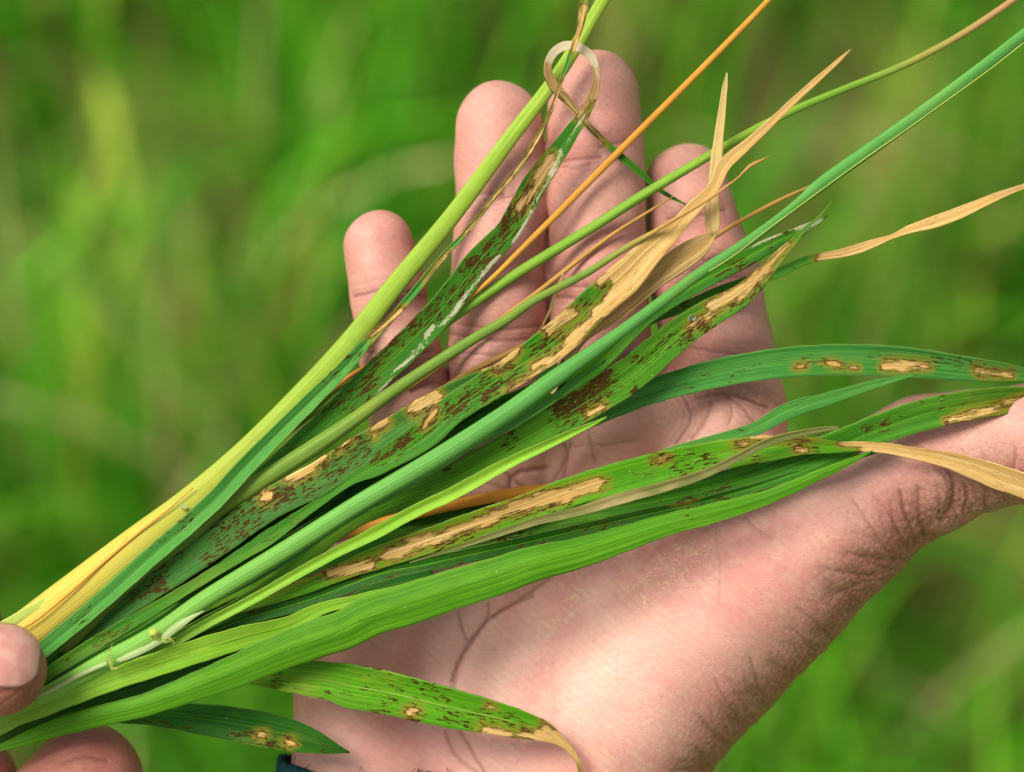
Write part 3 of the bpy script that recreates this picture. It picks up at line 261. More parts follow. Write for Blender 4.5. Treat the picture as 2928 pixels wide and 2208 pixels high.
GRIP=[[(-101.24,-56.36,19,9.2),(-109.58,-55.34,20,9.6),(-121.49,-54.6,20,10.2),(-141.35,-59.84,14,12.5),(-170.93,-81.96,2,20)],[(-88.27,-81.64,-7,11.6),(-97.18,-91.44,-4,11.6),(-114.55,-104.1,0,12),(-143.55,-107.33,-2,14),(-172.75,-92.4,-4,22)],[(-112.71,-81.83,-9,9.4),(-124.92,-92.4,-4,10.5),(-148.32,-97.79,-2,14),(-172.75,-90.49,-4,22)],[(-114.46,-50.05,-12,7.6),(-125.8,-64.15,-8,10),(-148.84,-82.83,-4,14),(-172.75,-90.49,-4,22)],[(-172.15,-82.54,-2,26),(-201.45,-111.53,-4,27),(-251.91,-170.71,-10,28)]]
DIRT_EDGE=[(43.72,-84.47),(52.7,-73.12),(60.1,-66.21),(69.28,-56.44),(75.2,-47.86),(80.82,-39.08),(88.91,-32.76),(98.09,-27.23),(107.96,-26.25)]
POLLEN=[[(25.39,-41.44),(32.12,-36.63),(42.21,-29.9)],[(27.31,-43.85),(35.96,-37.12),(39.81,-34.23)],[(7.14,-51.72),(13.9,-44.0)],[(12.93,-38.69),(18.72,-36.28)]]
RED=[(-27.94,23.67,8,1),(-2.72,49.86,9,0.7),(17.85,51.8,10,0.5),(36.28,39.19,9,0.7),(-9.31,39.19,8,0.8),(1.36,-27.74,16,0.8),(38.22,-56.84,16,0.5),(49.86,-45.2,14,0.6),(77.02,-21.92,12,0.7),(-2.52,26.58,9,0.5),(17.85,26.58,9,0.45),(-2.52,40.16,12,0.8),(17.85,34.34,12,0.8),(41.13,22.7,12,0.8),(-24.83,13.0,10,0.8),(-2.72,7.18,12,0.7),(18.82,11.06,12,0.7),(43.07,5.24,12,0.6),(28.52,-16.1,16,0.6),(-19.98,-62.66,14,0.5),(-19.98,-71.39,14,0.35),(4.27,-70.42,12,0.3)]
BROWN=[(6.21,51.8,4,0.9),(17.85,35.31,8,0.35),(-2.52,13.0,7,0.7),(-24.83,13.97,7,0.5),(31.43,42.1,5,0.6),(44.04,0.39,9,0.8),(20.76,18.82,8,0.4),(-39.38,-59.75,7,0.6),(10.09,58.59,5,0.4),(-26.77,30.46,4,0.4),(17.85,46.95,5,0.5),(5.24,34.34,4,0.5)]
# ------------------------------------------------------------------ helpers
def tag(o, label=None, cat=None, group=None, kind=None):
    if label: o['label'] = label
    if cat: o['category'] = cat
    if group: o['group'] = group
    if kind: o['kind'] = kind
    return o
def empty(name, loc):
    o = bpy.data.objects.new(name, None); COL.objects.link(o); o.location = loc; o.empty_display_size = 0.01
    return o
def mesh_obj(name, V, F, mat, parent=None, base=None, smooth=True, attrs=None, uv=None, world=False):
    """V in mm of the sharp plane (or world metres), F faces array/list"""
    W = np.asarray(V, float) if world else to_world(V)
    if parent is not None: base = np.array(parent.location)
    elif base is None: base = W.mean(0)
    me = bpy.data.meshes.new(name)
    F = F if isinstance(F, list) else F.tolist()
    me.from_pydata((W - base).tolist(), [], F)
    if smooth: me.polygons.foreach_set('use_smooth', np.ones(len(me.polygons), bool))
    for k, a in (attrs or {}).items():
        a = np.asarray(a, np.float32)
        if a.ndim == 1:
            at = me.attributes.new(k, 'FLOAT', 'POINT'); at.data.foreach_set('value', a)
        else:
            at = me.attributes.new(k, 'FLOAT_COLOR', 'POINT'); at.data.foreach_set('color', a.ravel())
    if uv is not None:
        li = np.empty(len(me.loops), np.int32); me.loops.foreach_get('vertex_index', li)
        ul = me.uv_layers.new(name='UVMap'); ul.data.foreach_set('uv', np.asarray(uv, np.float32)[li].ravel())
    me.materials.append(mat)
    o = bpy.data.objects.new(name, me); COL.objects.link(o)
    if parent is not None: o.parent = parent
    else: o.location = base
    return o
def catmull(P, n):
    P = np.asarray(P, float); m = len(P)
    seg = np.maximum(np.linalg.norm(np.diff(P[:, :3], axis=0), axis=1), 1e-3); T = np.concatenate([[0], np.cumsum(seg)])
    # centripetal-like hermite with finite-difference tangents
    D = np.zeros_like(P)
    for i in range(m):
        if i == 0: D[i] = (P[1] - P[0]) / seg[0]
        elif i == m - 1: D[i] = (P[-1] - P[-2]) / seg[-1]
        else:
            a = (P[i] - P[i-1]) / seg[i-1]; b = (P[i+1] - P[i]) / seg[i]
            D[i] = (a * seg[i] + b * seg[i-1]) / (seg[i] + seg[i-1])
            D[i, 3:] = np.where(a[3:] * b[3:] <= 0, 0, D[i, 3:])
    t = np.linspace(0, T[-1], n); k = np.clip(np.searchsorted(T, t, side='right') - 1, 0, m - 2)
    h = seg[k][:, None]; s = ((t - T[k]) / seg[k])[:, None]
    return ((2*s**3 - 3*s**2 + 1) * P[k] + (s**3 - 2*s**2 + s) * h * D[k] + (-2*s**3 + 3*s**2) * P[k+1] + (s**3 - s**2) * h * D[k+1]), T[-1]
def capsule_field(X, Y, caps, cut=-9.):
    f = np.full(X.shape, cut)
    for x1, y1, x2, y2, hw in caps:
        dx, dy = x2 - x1, y2 - y1; L2 = dx*dx + dy*dy + 1e-9
        t = np.clip(((X - x1)*dx + (Y - y1)*dy) / L2, 0, 1)
        f = np.maximum(f, hw - np.hypot(X - x1 - t*dx, Y - y1 - t*dy))
    return f
class NT:
    def __init__(s, name):
        s.m = bpy.data.materials.new(name); s.m.use_nodes = True; s.t = s.m.node_tree; s.t.nodes.clear()
    def n(s, typ, **kw):
        x = s.t.nodes.new('ShaderNode' + typ)
        ins = kw.pop('ins', {})
        for k, v in kw.items(): setattr(x, k, v)
        for k, v in ins.items(): s.put(x.inputs[k], v)
        return x
    def put(s, sock, v):
        if isinstance(v, bpy.types.NodeSocket): s.t.links.new(v, sock)
        elif isinstance(v, bpy.types.Node): s.t.links.new(v.outputs[0], sock)
        else:
            if isinstance(v, (tuple, list)) and len(v) == 3 and sock.type == 'RGBA': v = (*v, 1)
            sock.default_value = v
    def math(s, op, a, b=0., c=0., clamp=False):
        x = s.n('Math', operation=op, use_clamp=clamp); s.put(x.inputs[0], a); s.put(x.inputs[1], b); s.put(x.inputs[2], c); return x.outputs[0]
    def mix(s, f, a, b, mode='MIX'):
        x = s.n('Mix', data_type='RGBA', blend_type=mode); s.put(x.inputs[0], f); s.put(x.inputs[6], a); s.put(x.inputs[7], b); return x.outputs[2]
    def ramp(s, v, lo, hi, a=0., b=1.):
        x = s.n('MapRange', interpolation_type='SMOOTHSTEP'); s.put(x.inputs[0], v); s.put(x.inputs[1], lo); s.put(x.inputs[2], hi); s.put(x.inputs[3], a); s.put(x.inputs[4], b); return x.outputs[0]
    def noise(s, vec, scale=1., detail=2., rough=.5, dist=0.):
        x = s.n('TexNoise'); s.put(x.inputs['Vector'], vec); x.inputs['Scale'].default_value = scale; x.inputs['Detail'].default_value = detail
        x.inputs['Roughness'].default_value = rough; x.inputs['Distortion'].default_value = dist; return x.outputs[0]
    def scalev(s, vec, sx, sy, sz=1., off=(0, 0, 0)):
        x = s.n('Mapping'); s.put(x.inputs['Vector'], vec); x.inputs['Scale'].default_value = (sx, sy, sz); x.inputs['Location'].default_value = off; return x.outputs[0]
    def attr(s, name): return s.n('Attribute', attribute_name=name)
    def bump(s, h, strength, dist, normal=None):
        x = s.n('Bump'); s.put(x.inputs['Height'], h); x.inputs['Strength'].default_value = strength; x.inputs['Distance'].default_value = dist
        if normal is not None: s.put(x.inputs['Normal'], normal)
        return x.outputs[0]

TAN = (0.72, 0.50, 0.185); RIM = (0.085, 0.026, 0.008); SPOT = (0.030, 0.010, 0.003)
def leaf_mat(name, c1, c2, base_col=None, tan=TAN, seed=0., vein=1., gloss=.46, trans=.13, speck=0.0, yellow=(0.30, 0.33, 0.03), yamt=.25):
    """blade material: u = mm across, v = mm along; lesions and spots come from vertex fields broken up by noise"""
    t = NT(name)
    uv = t.n('UVMap', uv_map='UVMap').outputs[0]
    fld = t.attr('fld'); sep = t.n('SeparateColor', ins={0: fld.outputs['Color']})
    les, dens, dry = sep.outputs[0], sep.outputs[1], sep.outputs[2]; pale = fld.outputs['Alpha']
    acr = t.attr('acr').outputs['Fac']; tl = t.attr('tl').outputs['Fac']
    o = (seed, seed * 3.1, seed * 1.7)
    v1 = t.noise(t.scalev(uv, 1.25, .012, 1, o), 1, 1.)
    v2 = t.noise(t.scalev(uv, 3.4, .02, 1, o), 1, 1.)
    v3 = t.noise(t.scalev(uv, .45, .012, 1, o), 1, 1.)
    big = t.noise(t.scalev(uv, .12, .045, 1, o), 1, 3., .6)
    mot = t.noise(t.scalev(uv, .8, .25, 1, o), 1, 3., .6)
    wav = t.n('TexWave', wave_type='BANDS', bands_direction='X', wave_profile='SIN', ins={0: t.scalev(uv, 1, .004), 1: .62, 2: 1.0, 3: 1., 4: .6}).outputs[1]
    col = t.mix(t.ramp(t.math('MULTIPLY_ADD', v3, .6, t.math('MULTIPLY', v1, .4)), .38, .62), c1, c2)
    col = t.mix(t.math('MULTIPLY', t.ramp(big, .5, .72), yamt), col, yellow)
    col = t.mix(t.math('MULTIPLY', t.ramp(mot, .35, .7), .22), col, (c1[0]*.45, c1[1]*.5, c1[2]*.5))
    # base of the blade fades to its sheath colour
    if base_col:
        col = t.mix(t.ramp(tl, .0, .5, 1., 0.), col, base_col)
    # veins as pale thread lines
    col = t.mix(t.math('MULTIPLY', t.math('MULTIPLY', wav, t.ramp(v3, .3, .7, .25, 1.)), .40 * vein), col, (c1[0]*.42, c1[1]*.45, c1[2]*.4))
    k = t.math('MULTIPLY', t.ramp(v2, .5, .68), .20 * vein)
    col = t.mix(k, col, (min(1, c2[0]*2.1+.03), min(1, c2[1]*1.7+.03), c2[2]*1.8+.02))
    k = t.math('MULTIPLY', t.ramp(t.math('ABSOLUTE', acr), 0.0, .07, 1., 0.), .28 * vein)
    col = t.mix(k, col, (min(1, c2[0]*2.+.05), min(1, c2[1]*1.6+.05), c2[2]*2+.03))
    k = t.math('MULTIPLY', t.ramp(t.math('ABSOLUTE', acr), .93, 1., 0., 1.), .35)
    col = t.mix(k, col, (.30, .36, .10))
    # spots, elongated with the veins
    n1 = t.noise(t.scalev(uv, 1.9, .46, 1, o), 1, 3., .58); n2 = t.noise(t.scalev(uv, 3.2, 1.25, 1, o), 1, 2.5, .6)
    thr = t.math('MULTIPLY_ADD', dens, -.185, .745 - speck)
    s1 = t.ramp(t.math('SUBTRACT', n1, thr), -.015, .055)
    thr2 = t.math('MULTIPLY_ADD', dens, -.12, .745 - speck * .8)
    s2 = t.ramp(t.math('SUBTRACT', n2, thr2), 0., .05)
    halo = t.ramp(t.math('SUBTRACT', n1, thr), -.07, 0.)
    col = t.mix(t.math('MULTIPLY', halo, .35), col, (.13, .13, .015))
    # lesions
    nl = t.noise(t.scalev(uv, .8, .16, 1, o), 1, 3.5, .65); nf = t.noise(t.scalev(uv, 2.6, .5, 1, o), 1, 2.)
    f = t.math('ADD', les, t.math('MULTIPLY_ADD', nl, 3.6, -1.7)); f = t.math('ADD', f, t.math('MULTIPLY_ADD', nf, 1.5, -.75))
    col = t.mix(t.math('MULTIPLY', t.ramp(f, -1.9, -.1), .75), col, (.25, .20, .02))
    sm = t.math('MAXIMUM', t.math('MULTIPLY', s1, .93), t.math('MULTIPLY', s2, .85))
    col = t.mix(sm, col, t.mix(t.ramp(n2, .45, .62), SPOT, (.036, .015, .005)))
    col = t.mix(t.math('MULTIPLY', t.ramp(t.math('SUBTRACT', n1, thr), .085, .12), t.ramp(dens, 1.02, 1.2, .28, .2)), col, (.28, .12, .04))
    tn = t.mix(t.ramp(v1, .35, .65), tan, (tan[0]*.72, tan[1]*.62, tan[2]*.5))
    tn = t.mix(t.math('MULTIPLY', t.ramp(v2, .5, .68), .75), tn, (min(1, tan[0]*1.3), min(1, tan[1]*1.35), tan[2]*1.7))
    tn = t.mix(t.math('MULTIPLY', t.ramp(n1, .56, .68), .55), tn, (.26, .115, .028))
    tn = t.mix(t.math('MULTIPLY', wav, .38), tn, (tan[0]*.55, tan[1]*.46, tan[2]*.36))
    tn = t.mix(t.math('MULTIPLY', t.ramp(nl, .42, .62), .4), tn, (tan[0]*.8, tan[1]*.66, tan[2]*.42))
    rim = t.math('MULTIPLY', t.ramp(f, -.45, -.02), t.ramp(f, .1, .55, 1., 0.))
    col = t.mix(t.ramp(f, -.15, .45), col, tn)
    col = t.mix(t.math('MULTIPLY', rim, t.ramp(nf, .35, .6, .05, .9)), col, RIM)
    # dry whitish skin (torn epidermis)
    fp = t.math('ADD', pale, t.math('MULTIPLY_ADD', nl, 2.6, t.math('MULTIPLY_ADD', n2, 1.6, -2.15)))
    col = t.mix(t.math('MULTIPLY', t.ramp(fp, -.05, .3), .72), col, t.mix(wav, (.66, .60, .42), (.50, .44, .28)))
    # specks of dust
    vo = t.n('TexVoronoi', feature='F1', ins={'Vector': uv, 'Scale': .42}).outputs['Distance']
    col = t.mix(t.math('MULTIPLY', t.ramp(t.math('MULTIPLY_ADD', t.ramp(mot, .45, .6, 1., 0.), .5, vo), .04, .09, 1., 0.), .5), col, (.55, .58, .42))
    hgt = t.math('MULTIPLY_ADD', v2, .6, t.math('MULTIPLY_ADD', v1, .35, t.math('MULTIPLY', wav, .05)))
    hgt = t.math('MULTIPLY_ADD', t.ramp(f, -.1, .5), -.5, hgt)
    nrm = t.bump(hgt, .8 * min(1., .4 + .6 * vein), .00016)
    rough = t.math('MULTIPLY_ADD', t.ramp(f, -.1, .4), .3, t.math('MULTIPLY_ADD', mot, .14, gloss)); spec = t.math('MULTIPLY_ADD', sm, -.10, .11)
    b = t.n('BsdfPrincipled', ins={'Base Color': col, 'Roughness': rough, 'Normal': nrm, 'Specular IOR Level': spec})
    tr = t.n('BsdfTranslucent', ins={0: t.mix(1., col, (1., .95, .5), 'MULTIPLY'), 1: nrm})
    ms = t.n('MixShader', ins={0: trans, 1: b, 2: tr})
    out = t.n('OutputMaterial', ins={0: ms})
    return t.m

def fields(X, Y, d, dens0=0., dry0=0.):
    les = np.clip(capsule_field(X, Y, d.get('les', ())), -9, 6)
    de = capsule_field(X, Y, d.get('dens', ())); de = np.clip(de / 2.0 + .55, 0, 1)
    if 'dark' in d: de = de + .6 * np.clip(capsule_field(X, Y, d['dark']) / 1.2 + .5, 0, 1)
    pa = np.clip(capsule_field(X, Y, d.get('pale', ())), -9, 6)
    return np.stack([les, np.maximum(de, dens0), np.full(X.shape, dry0), pa], -1)
def ribbon(name, key, mat, parent=None, fold=.10, roll=0., nx=14, wob=.25, thick=.16, dens0=0., extra=None, step=1.1, sub=None, curl=0.):
    """one grass blade: a gutter-shaped sheet swept along its midrib"""
    d = LEAF[key]; P = np.array([(list(p) + [0])[:5] for p in d['p']], float)
    S, L = catmull(P, 400); n = max(24, int(L / step)); S, L = catmull(P, n)
    c = S[:, :3]; wd = np.maximum(S[:, 3], .25); tw = np.radians(S[:, 4])
    if sub: a, b = int(sub[0]*n), int(sub[1]*n); 
    T = np.gradient(c, axis=0); T /= np.linalg.norm(T, axis=1)[:, None]
    B = np.cross(np.tile([0, 0, 1.], (n, 1)), T); B /= np.linalg.norm(B, axis=1)[:, None]; N = np.cross(T, B); N *= np.sign(N[:, 2:3])
    ph = abs(hash_(key)) % 100
    tt = np.linspace(0, 1, n)
    rl = np.radians(roll) + tw + .12 * np.sin(tt * 7 + ph) 
    Br = B * np.cos(rl)[:, None] + N * np.sin(rl)[:, None]; Nr = N * np.cos(rl)[:, None] - B * np.sin(rl)[:, None]
    wr = wd / np.maximum(np.cos(rl), .35)
    s = np.linspace(-1, 1, nx + 1)
    s = np.sign(s) * (np.abs(s) ** .9)
    prof = (np.sqrt(s**2 + .02) - .14) * 1.0
    V = c[:, None, :] + Br[:, None, :] * (wr[:, None, None] * .5 * s[None, :, None])
    hgt = fold * wr[:, None] * prof[None, :] + curl * wr[:, None] * (s[None, :]**2)
    ed = np.abs(s)[None, :] ** 2
    wv = wob * ed * (np.sin(tt[:, None] * L / 9 + ph + s[None, :] * 2.1) * .6 + np.sin(tt[:, None] * L / 4.3 + ph * 2 - s[None, :] * 3) * .3) * np.minimum(1, wr[:, None] / 6)
    V = V + Nr[:, None, :] * (hgt + wv)[:, :, None]
    # slightly uneven margins
    je = .05 * np.minimum(1, wr / 4) * (np.sin(tt * L * .9 + ph) + .6 * np.sin(tt * L * 2.3 + ph * 3))
    V[:, 0] += Br * je[:, None]; V[:, -1] -= Br * je[::-1][:, None]
    X, Y = V[:, :, 0], V[:, :, 1]
    fl = fields(X, Y, d, dens0)
    acr = np.tile(s, (n, 1)); tl = np.repeat(tt[:, None], nx + 1, 1)
    u = s[None, :] * wr[:, None] * .5; v = np.repeat((tt * L)[:, None], nx + 1, 1)
    # veins converge with the blade instead of running out at its edges
    u = s[None, :] * (.35 * wr[:, None] + .65 * wr.max()) * .5
    uv = np.stack([u + ph, v + ph * 7], -1)
    idx = np.arange(n * (nx + 1)).reshape(n, nx + 1)
    F = np.stack([idx[:-1, :-1], idx[:-1, 1:], idx[1:, 1:], idx[1:, :-1]], -1).reshape(-1, 4)
    o = mesh_obj(name, V.reshape(-1, 3), F, mat, parent, attrs={'fld': fl.reshape(-1, 4), 'acr': acr.ravel(), 'tl': tl.ravel()}, uv=uv.reshape(-1, 2))
    m = o.modifiers.new('thickness', 'SOLIDIFY'); m.thickness = thick * .001; m.offset = 0
    return o, dict(c=c, B=Br, N=Nr, w=wr, tt=tt, L=L, n=n, fold=fold, wob=wob)
def hash_(s):
    h = 7
    for ch in s: h = (h * 31 + ord(ch)) % 100003
    return h
def tube(name, P, mat, parent=None, sides=16, flat=1., ribs=0., d=None, dens0=0., step=1.5, world=False, cap=True):
    """round or slightly flattened stem; P rows = x, y, z, diameter"""
    P = np.array([list(p)[:4] for p in P], float)
    S, L = catmull(P, 200); n = max(8, int(L / step)); S, L = catmull(P, n)
    c = S[:, :3]; r = np.maximum(S[:, 3], .08) * .5
    T = np.gradient(c, axis=0); T /= np.linalg.norm(T, axis=1)[:, None]
    ref = np.tile([0, 0, 1.], (n, 1)); bad = np.abs(T[:, 2]) > .93; ref[bad] = [0, 1, 0]
    B = np.cross(ref, T); B /= np.linalg.norm(B, axis=1)[:, None]; N = np.cross(T, B)
    a = np.linspace(0, 2*np.pi, sides, endpoint=False)
    rr = 1 + ribs * np.cos(a * 8)
    V = c[:, None] + r[:, None, None] * rr[None, :, None] * (B[:, None] * np.cos(a)[None, :, None] + N[:, None] * (np.sin(a) * flat)[None, :, None])
    idx = np.arange(n * sides).reshape(n, sides); nx_ = np.roll(idx, -1, 1)
    F = np.stack([idx[:-1], nx_[:-1], nx_[1:], idx[1:]], -1).reshape(-1, 4).tolist()
    if cap: F.append(idx[0][::-1].tolist()); F.append(idx[-1].tolist())
    tt = np.linspace(0, 1, n)
    X, Y = V[:, :, 0], V[:, :, 1]; fl = fields(X, Y, d or {}, dens0)
    # unwrap with the seam at the back
    aa = (a + np.pi / 2) % (2 * np.pi) 
    u = np.abs(aa - np.pi)[None, :] * r.mean() * 1.15 + 0 * r[:, None]
    uv = np.stack([u, np.repeat((tt*L)[:, None], sides, 1)], -1) + (hash_(name + str(len(P))) % 90)
    acr = np.full(X.shape, .5)
    return mesh_obj(name, V.reshape(-1, 3), F, mat, parent, attrs={'fld': fl.reshape(-1, 4), 'acr': acr.ravel(), 'tl': np.repeat(tt[:, None], sides, 1).ravel()}, uv=uv.reshape(-1, 2), world=world)

# ------------------------------------------------------------------ the field behind: ground and grass
def simple_mat(name, col, rough=.6, bumpk=None, spec=.3, col2=None, scale=50.):
    t = NT(name); tc = t.n('TexCoord').outputs['Object']
    nz = t.noise(tc, scale, 5., .6)
    c = t.mix(t.ramp(nz, .35, .65), col, col2 or tuple(q * .6 for q in col))
    nrm = t.bump(nz, .5, bumpk or .001)
    b = t.n('BsdfPrincipled', ins={'Base Color': c, 'Roughness': rough, 'Specular IOR Level': spec, 'Normal': nrm}); t.n('OutputMaterial', ins={0: b}); return t.m
g_mat = simple_mat('ground_soil_and_turf', (.10, .20, .02), .9, .02, .1, (.22, .18, .06), 3.)
n = 60; xs = np.sign(np.linspace(-1, 1, n)) * np.abs(np.linspace(-1, 1, n)) ** 3 * 600
GX, GY = np.meshgrid(xs, xs + 1.0); GZ = .02 * np.sin(GX * 1.7) * np.cos(GY * 1.3)
idx = np.arange(n * n).reshape(n, n)
tag(mesh_obj('ground', np.stack([GX, GY, GZ], -1).reshape(-1, 3), np.stack([idx[:-1, :-1], idx[:-1, 1:], idx[1:, 1:], idx[1:, :-1]], -1).reshape(-1, 4), g_mat, base=np.zeros(3), world=True), kind='structure')

t = NT('field_grass_blades'); ca = t.attr('bc').outputs['Color']
b = t.n('BsdfPrincipled', ins={'Base Color': ca, 'Roughness': .5, 'Specular IOR Level': .3}); tr = t.n('BsdfTranslucent', ins={0: ca})
t.n('OutputMaterial', ins={0: t.n('MixShader', ins={0: .45, 1: b, 2: tr})}); fg_mat = t.m
def grass_field(name, nb, x0, x1, y0, y1, hmin, hmax, wmin, wmax, palette, probs, seed):
    r = np.random.default_rng(seed)
    cl = r.uniform([x0, y0], [x1, y1], (nb // 22, 2)); k = r.integers(0, len(cl), nb)
    pos = cl[k] + r.normal(0, .035, (nb, 2)); clc = r.normal(0, .22, len(cl))[k]; cll = r.normal(0, .12, (len(cl), 2))[k]
    H = r.uniform(hmin, hmax, nb); Wd = r.uniform(wmin, wmax, nb); az = r.uniform(0, 6.28, nb); bend = np.abs(r.normal(.25, .22, nb)) * H
    dirv = np.stack([np.cos(az), np.sin(az)], -1); lean = dirv * bend[:, None] + cll * H[:, None]
    pal = np.array(palette)
    # patchiness of the field
    pn = np.array([mnoise.noise(Vector((p[0]*5.5, p[1]*4.0, seed))) for p in pos]) * 1.25
    pr = np.clip(np.array(probs)[None, :] * np.exp(pn[:, None] * np.linspace(-1.7, 2.3, len(pal))[None, :]), 0, None); pr /= pr.sum(1, keepdims=True)
    ci = (pr.cumsum(1) > r.uniform(0, 1, (nb, 1))).argmax(1)
    C = pal[ci] * np.exp(clc * .8 + r.normal(0, .22, nb))[:, None]
    m = 7; q = np.linspace(0, 1, m)
    cx = pos[:, None, :] + lean[:, None, :] * (q[None, :, None] ** 2.0)
    z = H[:, None] * (q[None, :] - .32 * (q[None, :] ** 3) * (bend / H)[:, None] * 2)
    wid = Wd[:, None] * np.array([.5, .8, 1, .95, .75, .45, .05])[None, :] * .5
    sd = np.stack([-dirv[:, 1], dirv[:, 0]], -1)
    Lx = cx - sd[:, None, :] * wid[:, :, None]; Rx = cx + sd[:, None, :] * wid[:, :, None]
    V = np.stack([np.concatenate([Lx, z[:, :, None]], -1), np.concatenate([Rx, z[:, :, None]], -1)], 2)   # nb, m, 2, 3
    base = (np.arange(nb) * m * 2)[:, None, None]; j = np.arange(m - 1)[None, :, None] * 2
    F = (base + j + np.array([0, 1, 3, 2])[None, None, :]).reshape(-1, 4)
    CC = np.ones((nb, m, 2, 4)); CC[..., :3] = C[:, None, None, :]
    return mesh_obj(name, V.reshape(-1, 3), F, fg_mat, base=np.zeros(3), world=True, attrs={'bc': CC.reshape(-1, 4)})
pal = [(.065, .31, .010), (.13, .45, .016), (.24, .56, .035), (.46, .58, .07), (.72, .64, .26), (.46, .30, .13)]
tag(grass_field('field_grass', 24000, -1.9, 1.9, .1, 4.9, .25, .55, .006, .014, pal, [.26, .32, .2, .12, .06, .04], 3), kind='stuff')

# ------------------------------------------------------------------ signed distance body for the hands
def chain_d(Q, ch):
    d = None; ch = np.array(ch, float)
    for a, b in zip(ch[:-1], ch[1:]):
        ab = b[:3] - a[:3]; L2 = (ab**2).sum()
        s = np.clip(((Q - a[:3]) @ ab) / L2, 0, 1)
        r = a[3] + (b[3] - a[3]) * s
        e = np.sqrt((((Q - a[:3]) - s[:, None] * ab) ** 2).sum(1)) - r
        d = e if d is None else smin(d, e, 1.2)
    return d
def smin(a, b, k):
    h = np.clip(.5 + .5 * (b - a) / k, 0, 1)
    return b * (1 - h) + a * h - k * h * (1 - h)
def sdf_open(Q):
    d = None
    for c in PALM:
        e = chain_d(Q, c); d = e if d is None else smin(d, e, 7.)
    f = None
    for c in FINGERS:
        e = chain_d(Q, c); f = e if f is None else smin(f, e, .25)
    y = Q[:, 1]
    return smin(d, f, 4.)
def sdf_grip(Q):
    a = smin(chain_d(Q, GRIP[0]), chain_d(Q, GRIP[4]), 8.)
    f = None
    for c in GRIP[1:4]:
        e = chain_d(Q, c); f = e if f is None else smin(f, e, .6)
    return smin(a, f, 5.)
def surface_nets(sdf, lo, hi, h):
    ax = [np.arange(lo[i], hi[i] + h, h) for i in range(3)]; nx, ny, nz = map(len, ax)
    val = np.empty((nx, ny, nz), np.float32)
    # coarse pass: only blocks near the surface are evaluated finely
    K = 6; val.fill(5.)
    cb = [np.arange(0, m, K) for m in (nx, ny, nz)]
    CI = np.stack(np.meshgrid(*cb, indexing='ij'), -1).reshape(-1, 3)
    cen = np.array(lo) + (CI + (K - 1) / 2) * h; dc = sdf(cen); lim = K * h * .87 + 2.0
    val_c = np.where(dc < 0, -5., 5.)
    off = np.stack(np.meshgrid(*[np.arange(K)] * 3, indexing='ij'), -1).reshape(-1, 3)
    near = np.abs(dc) < lim
    for I0, v0 in zip(CI[~near & (dc < 0)], val_c[~near & (dc < 0)]): val[I0[0]:I0[0]+K, I0[1]:I0[1]+K, I0[2]:I0[2]+K] = v0
    NI = CI[near]
    for s in range(0, len(NI), 1200):
        J = (NI[s:s+1200, None] + off[None]).reshape(-1, 3); J = J[(J < [nx, ny, nz]).all(1)]
        val[J[:, 0], J[:, 1], J[:, 2]] = sdf(np.array(lo) + J * h)
    ins = val < 0
    cnt = np.zeros((nx-1, ny-1, nz-1), np.int8)
    for dx in (0, 1):
        for dy in (0, 1):
            for dz in (0, 1): cnt += ins[dx:nx-1+dx, dy:ny-1+dy, dz:nz-1+dz]
    act = (cnt > 0) & (cnt < 8); I = np.argwhere(act)
    vid = np.full(act.shape, -1, np.int64); vid[act] = np.arange(len(I))
    acc = np.zeros((len(I), 3)); wsum = np.zeros(len(I))
    cor = [(a, b, c) for a in (0, 1) for b in (0, 1) for c in (0, 1)]
    for i, p in enumerate(cor):
        for q in cor[i+1:]:
            if sum(abs(x - y) for x, y in zip(p, q)) != 1: continue
            va = val[I[:, 0]+p[0], I[:, 1]+p[1], I[:, 2]+p[2]]; vb = val[I[:, 0]+q[0], I[:, 1]+q[1], I[:, 2]+q[2]]
            c = (va < 0) != (vb < 0); tt = np.where(c, va / np.where(c, va - vb, 1), 0)
            pt = np.array(p)[None] + (np.array(q) - np.array(p))[None] * tt[:, None]
            acc += pt * c[:, None]; wsum += c
    V = (I + acc / wsum[:, None]) * h + np.array(lo)
    Fs = []
    for axis in range(3):
        o1, o2 = [(1, 2), (2, 0), (0, 1)][axis]
        A = [slice(None)] * 3; Bs = [slice(None)] * 3; A[axis] = slice(0, -1); Bs[axis] = slice(1, None)
        ch = ins[tuple(A)] != ins[tuple(Bs)]
        E = np.argwhere(ch); ok = (E[:, o1] > 0) & (E[:, o2] > 0)
        for ax_ in (o1, o2): ok &= E[:, ax_] < act.shape[ax_]
        E = E[ok]; inside = ins[E[:, 0], E[:, 1], E[:, 2]]
        def g(d1, d2):
            G = E.copy(); G[:, o1] -= d1; G[:, o2] -= d2; return vid[G[:, 0], G[:, 1], G[:, 2]]
        q = np.stack([g(1, 1), g(0, 1), g(0, 0), g(1, 0)], -1)
        q[~inside] = q[~inside][:, ::-1]; q = q[(q >= 0).all(1)]; Fs.append(q)
    return V, np.concatenate(Fs)
def grad(sdf, Q, e=.15):
    g = np.stack([sdf(Q + np.eye(3)[i] * e) - sdf(Q - np.eye(3)[i] * e) for i in range(3)], -1)
    return g / np.maximum(np.linalg.norm(g, axis=1)[:, None], 1e-6)
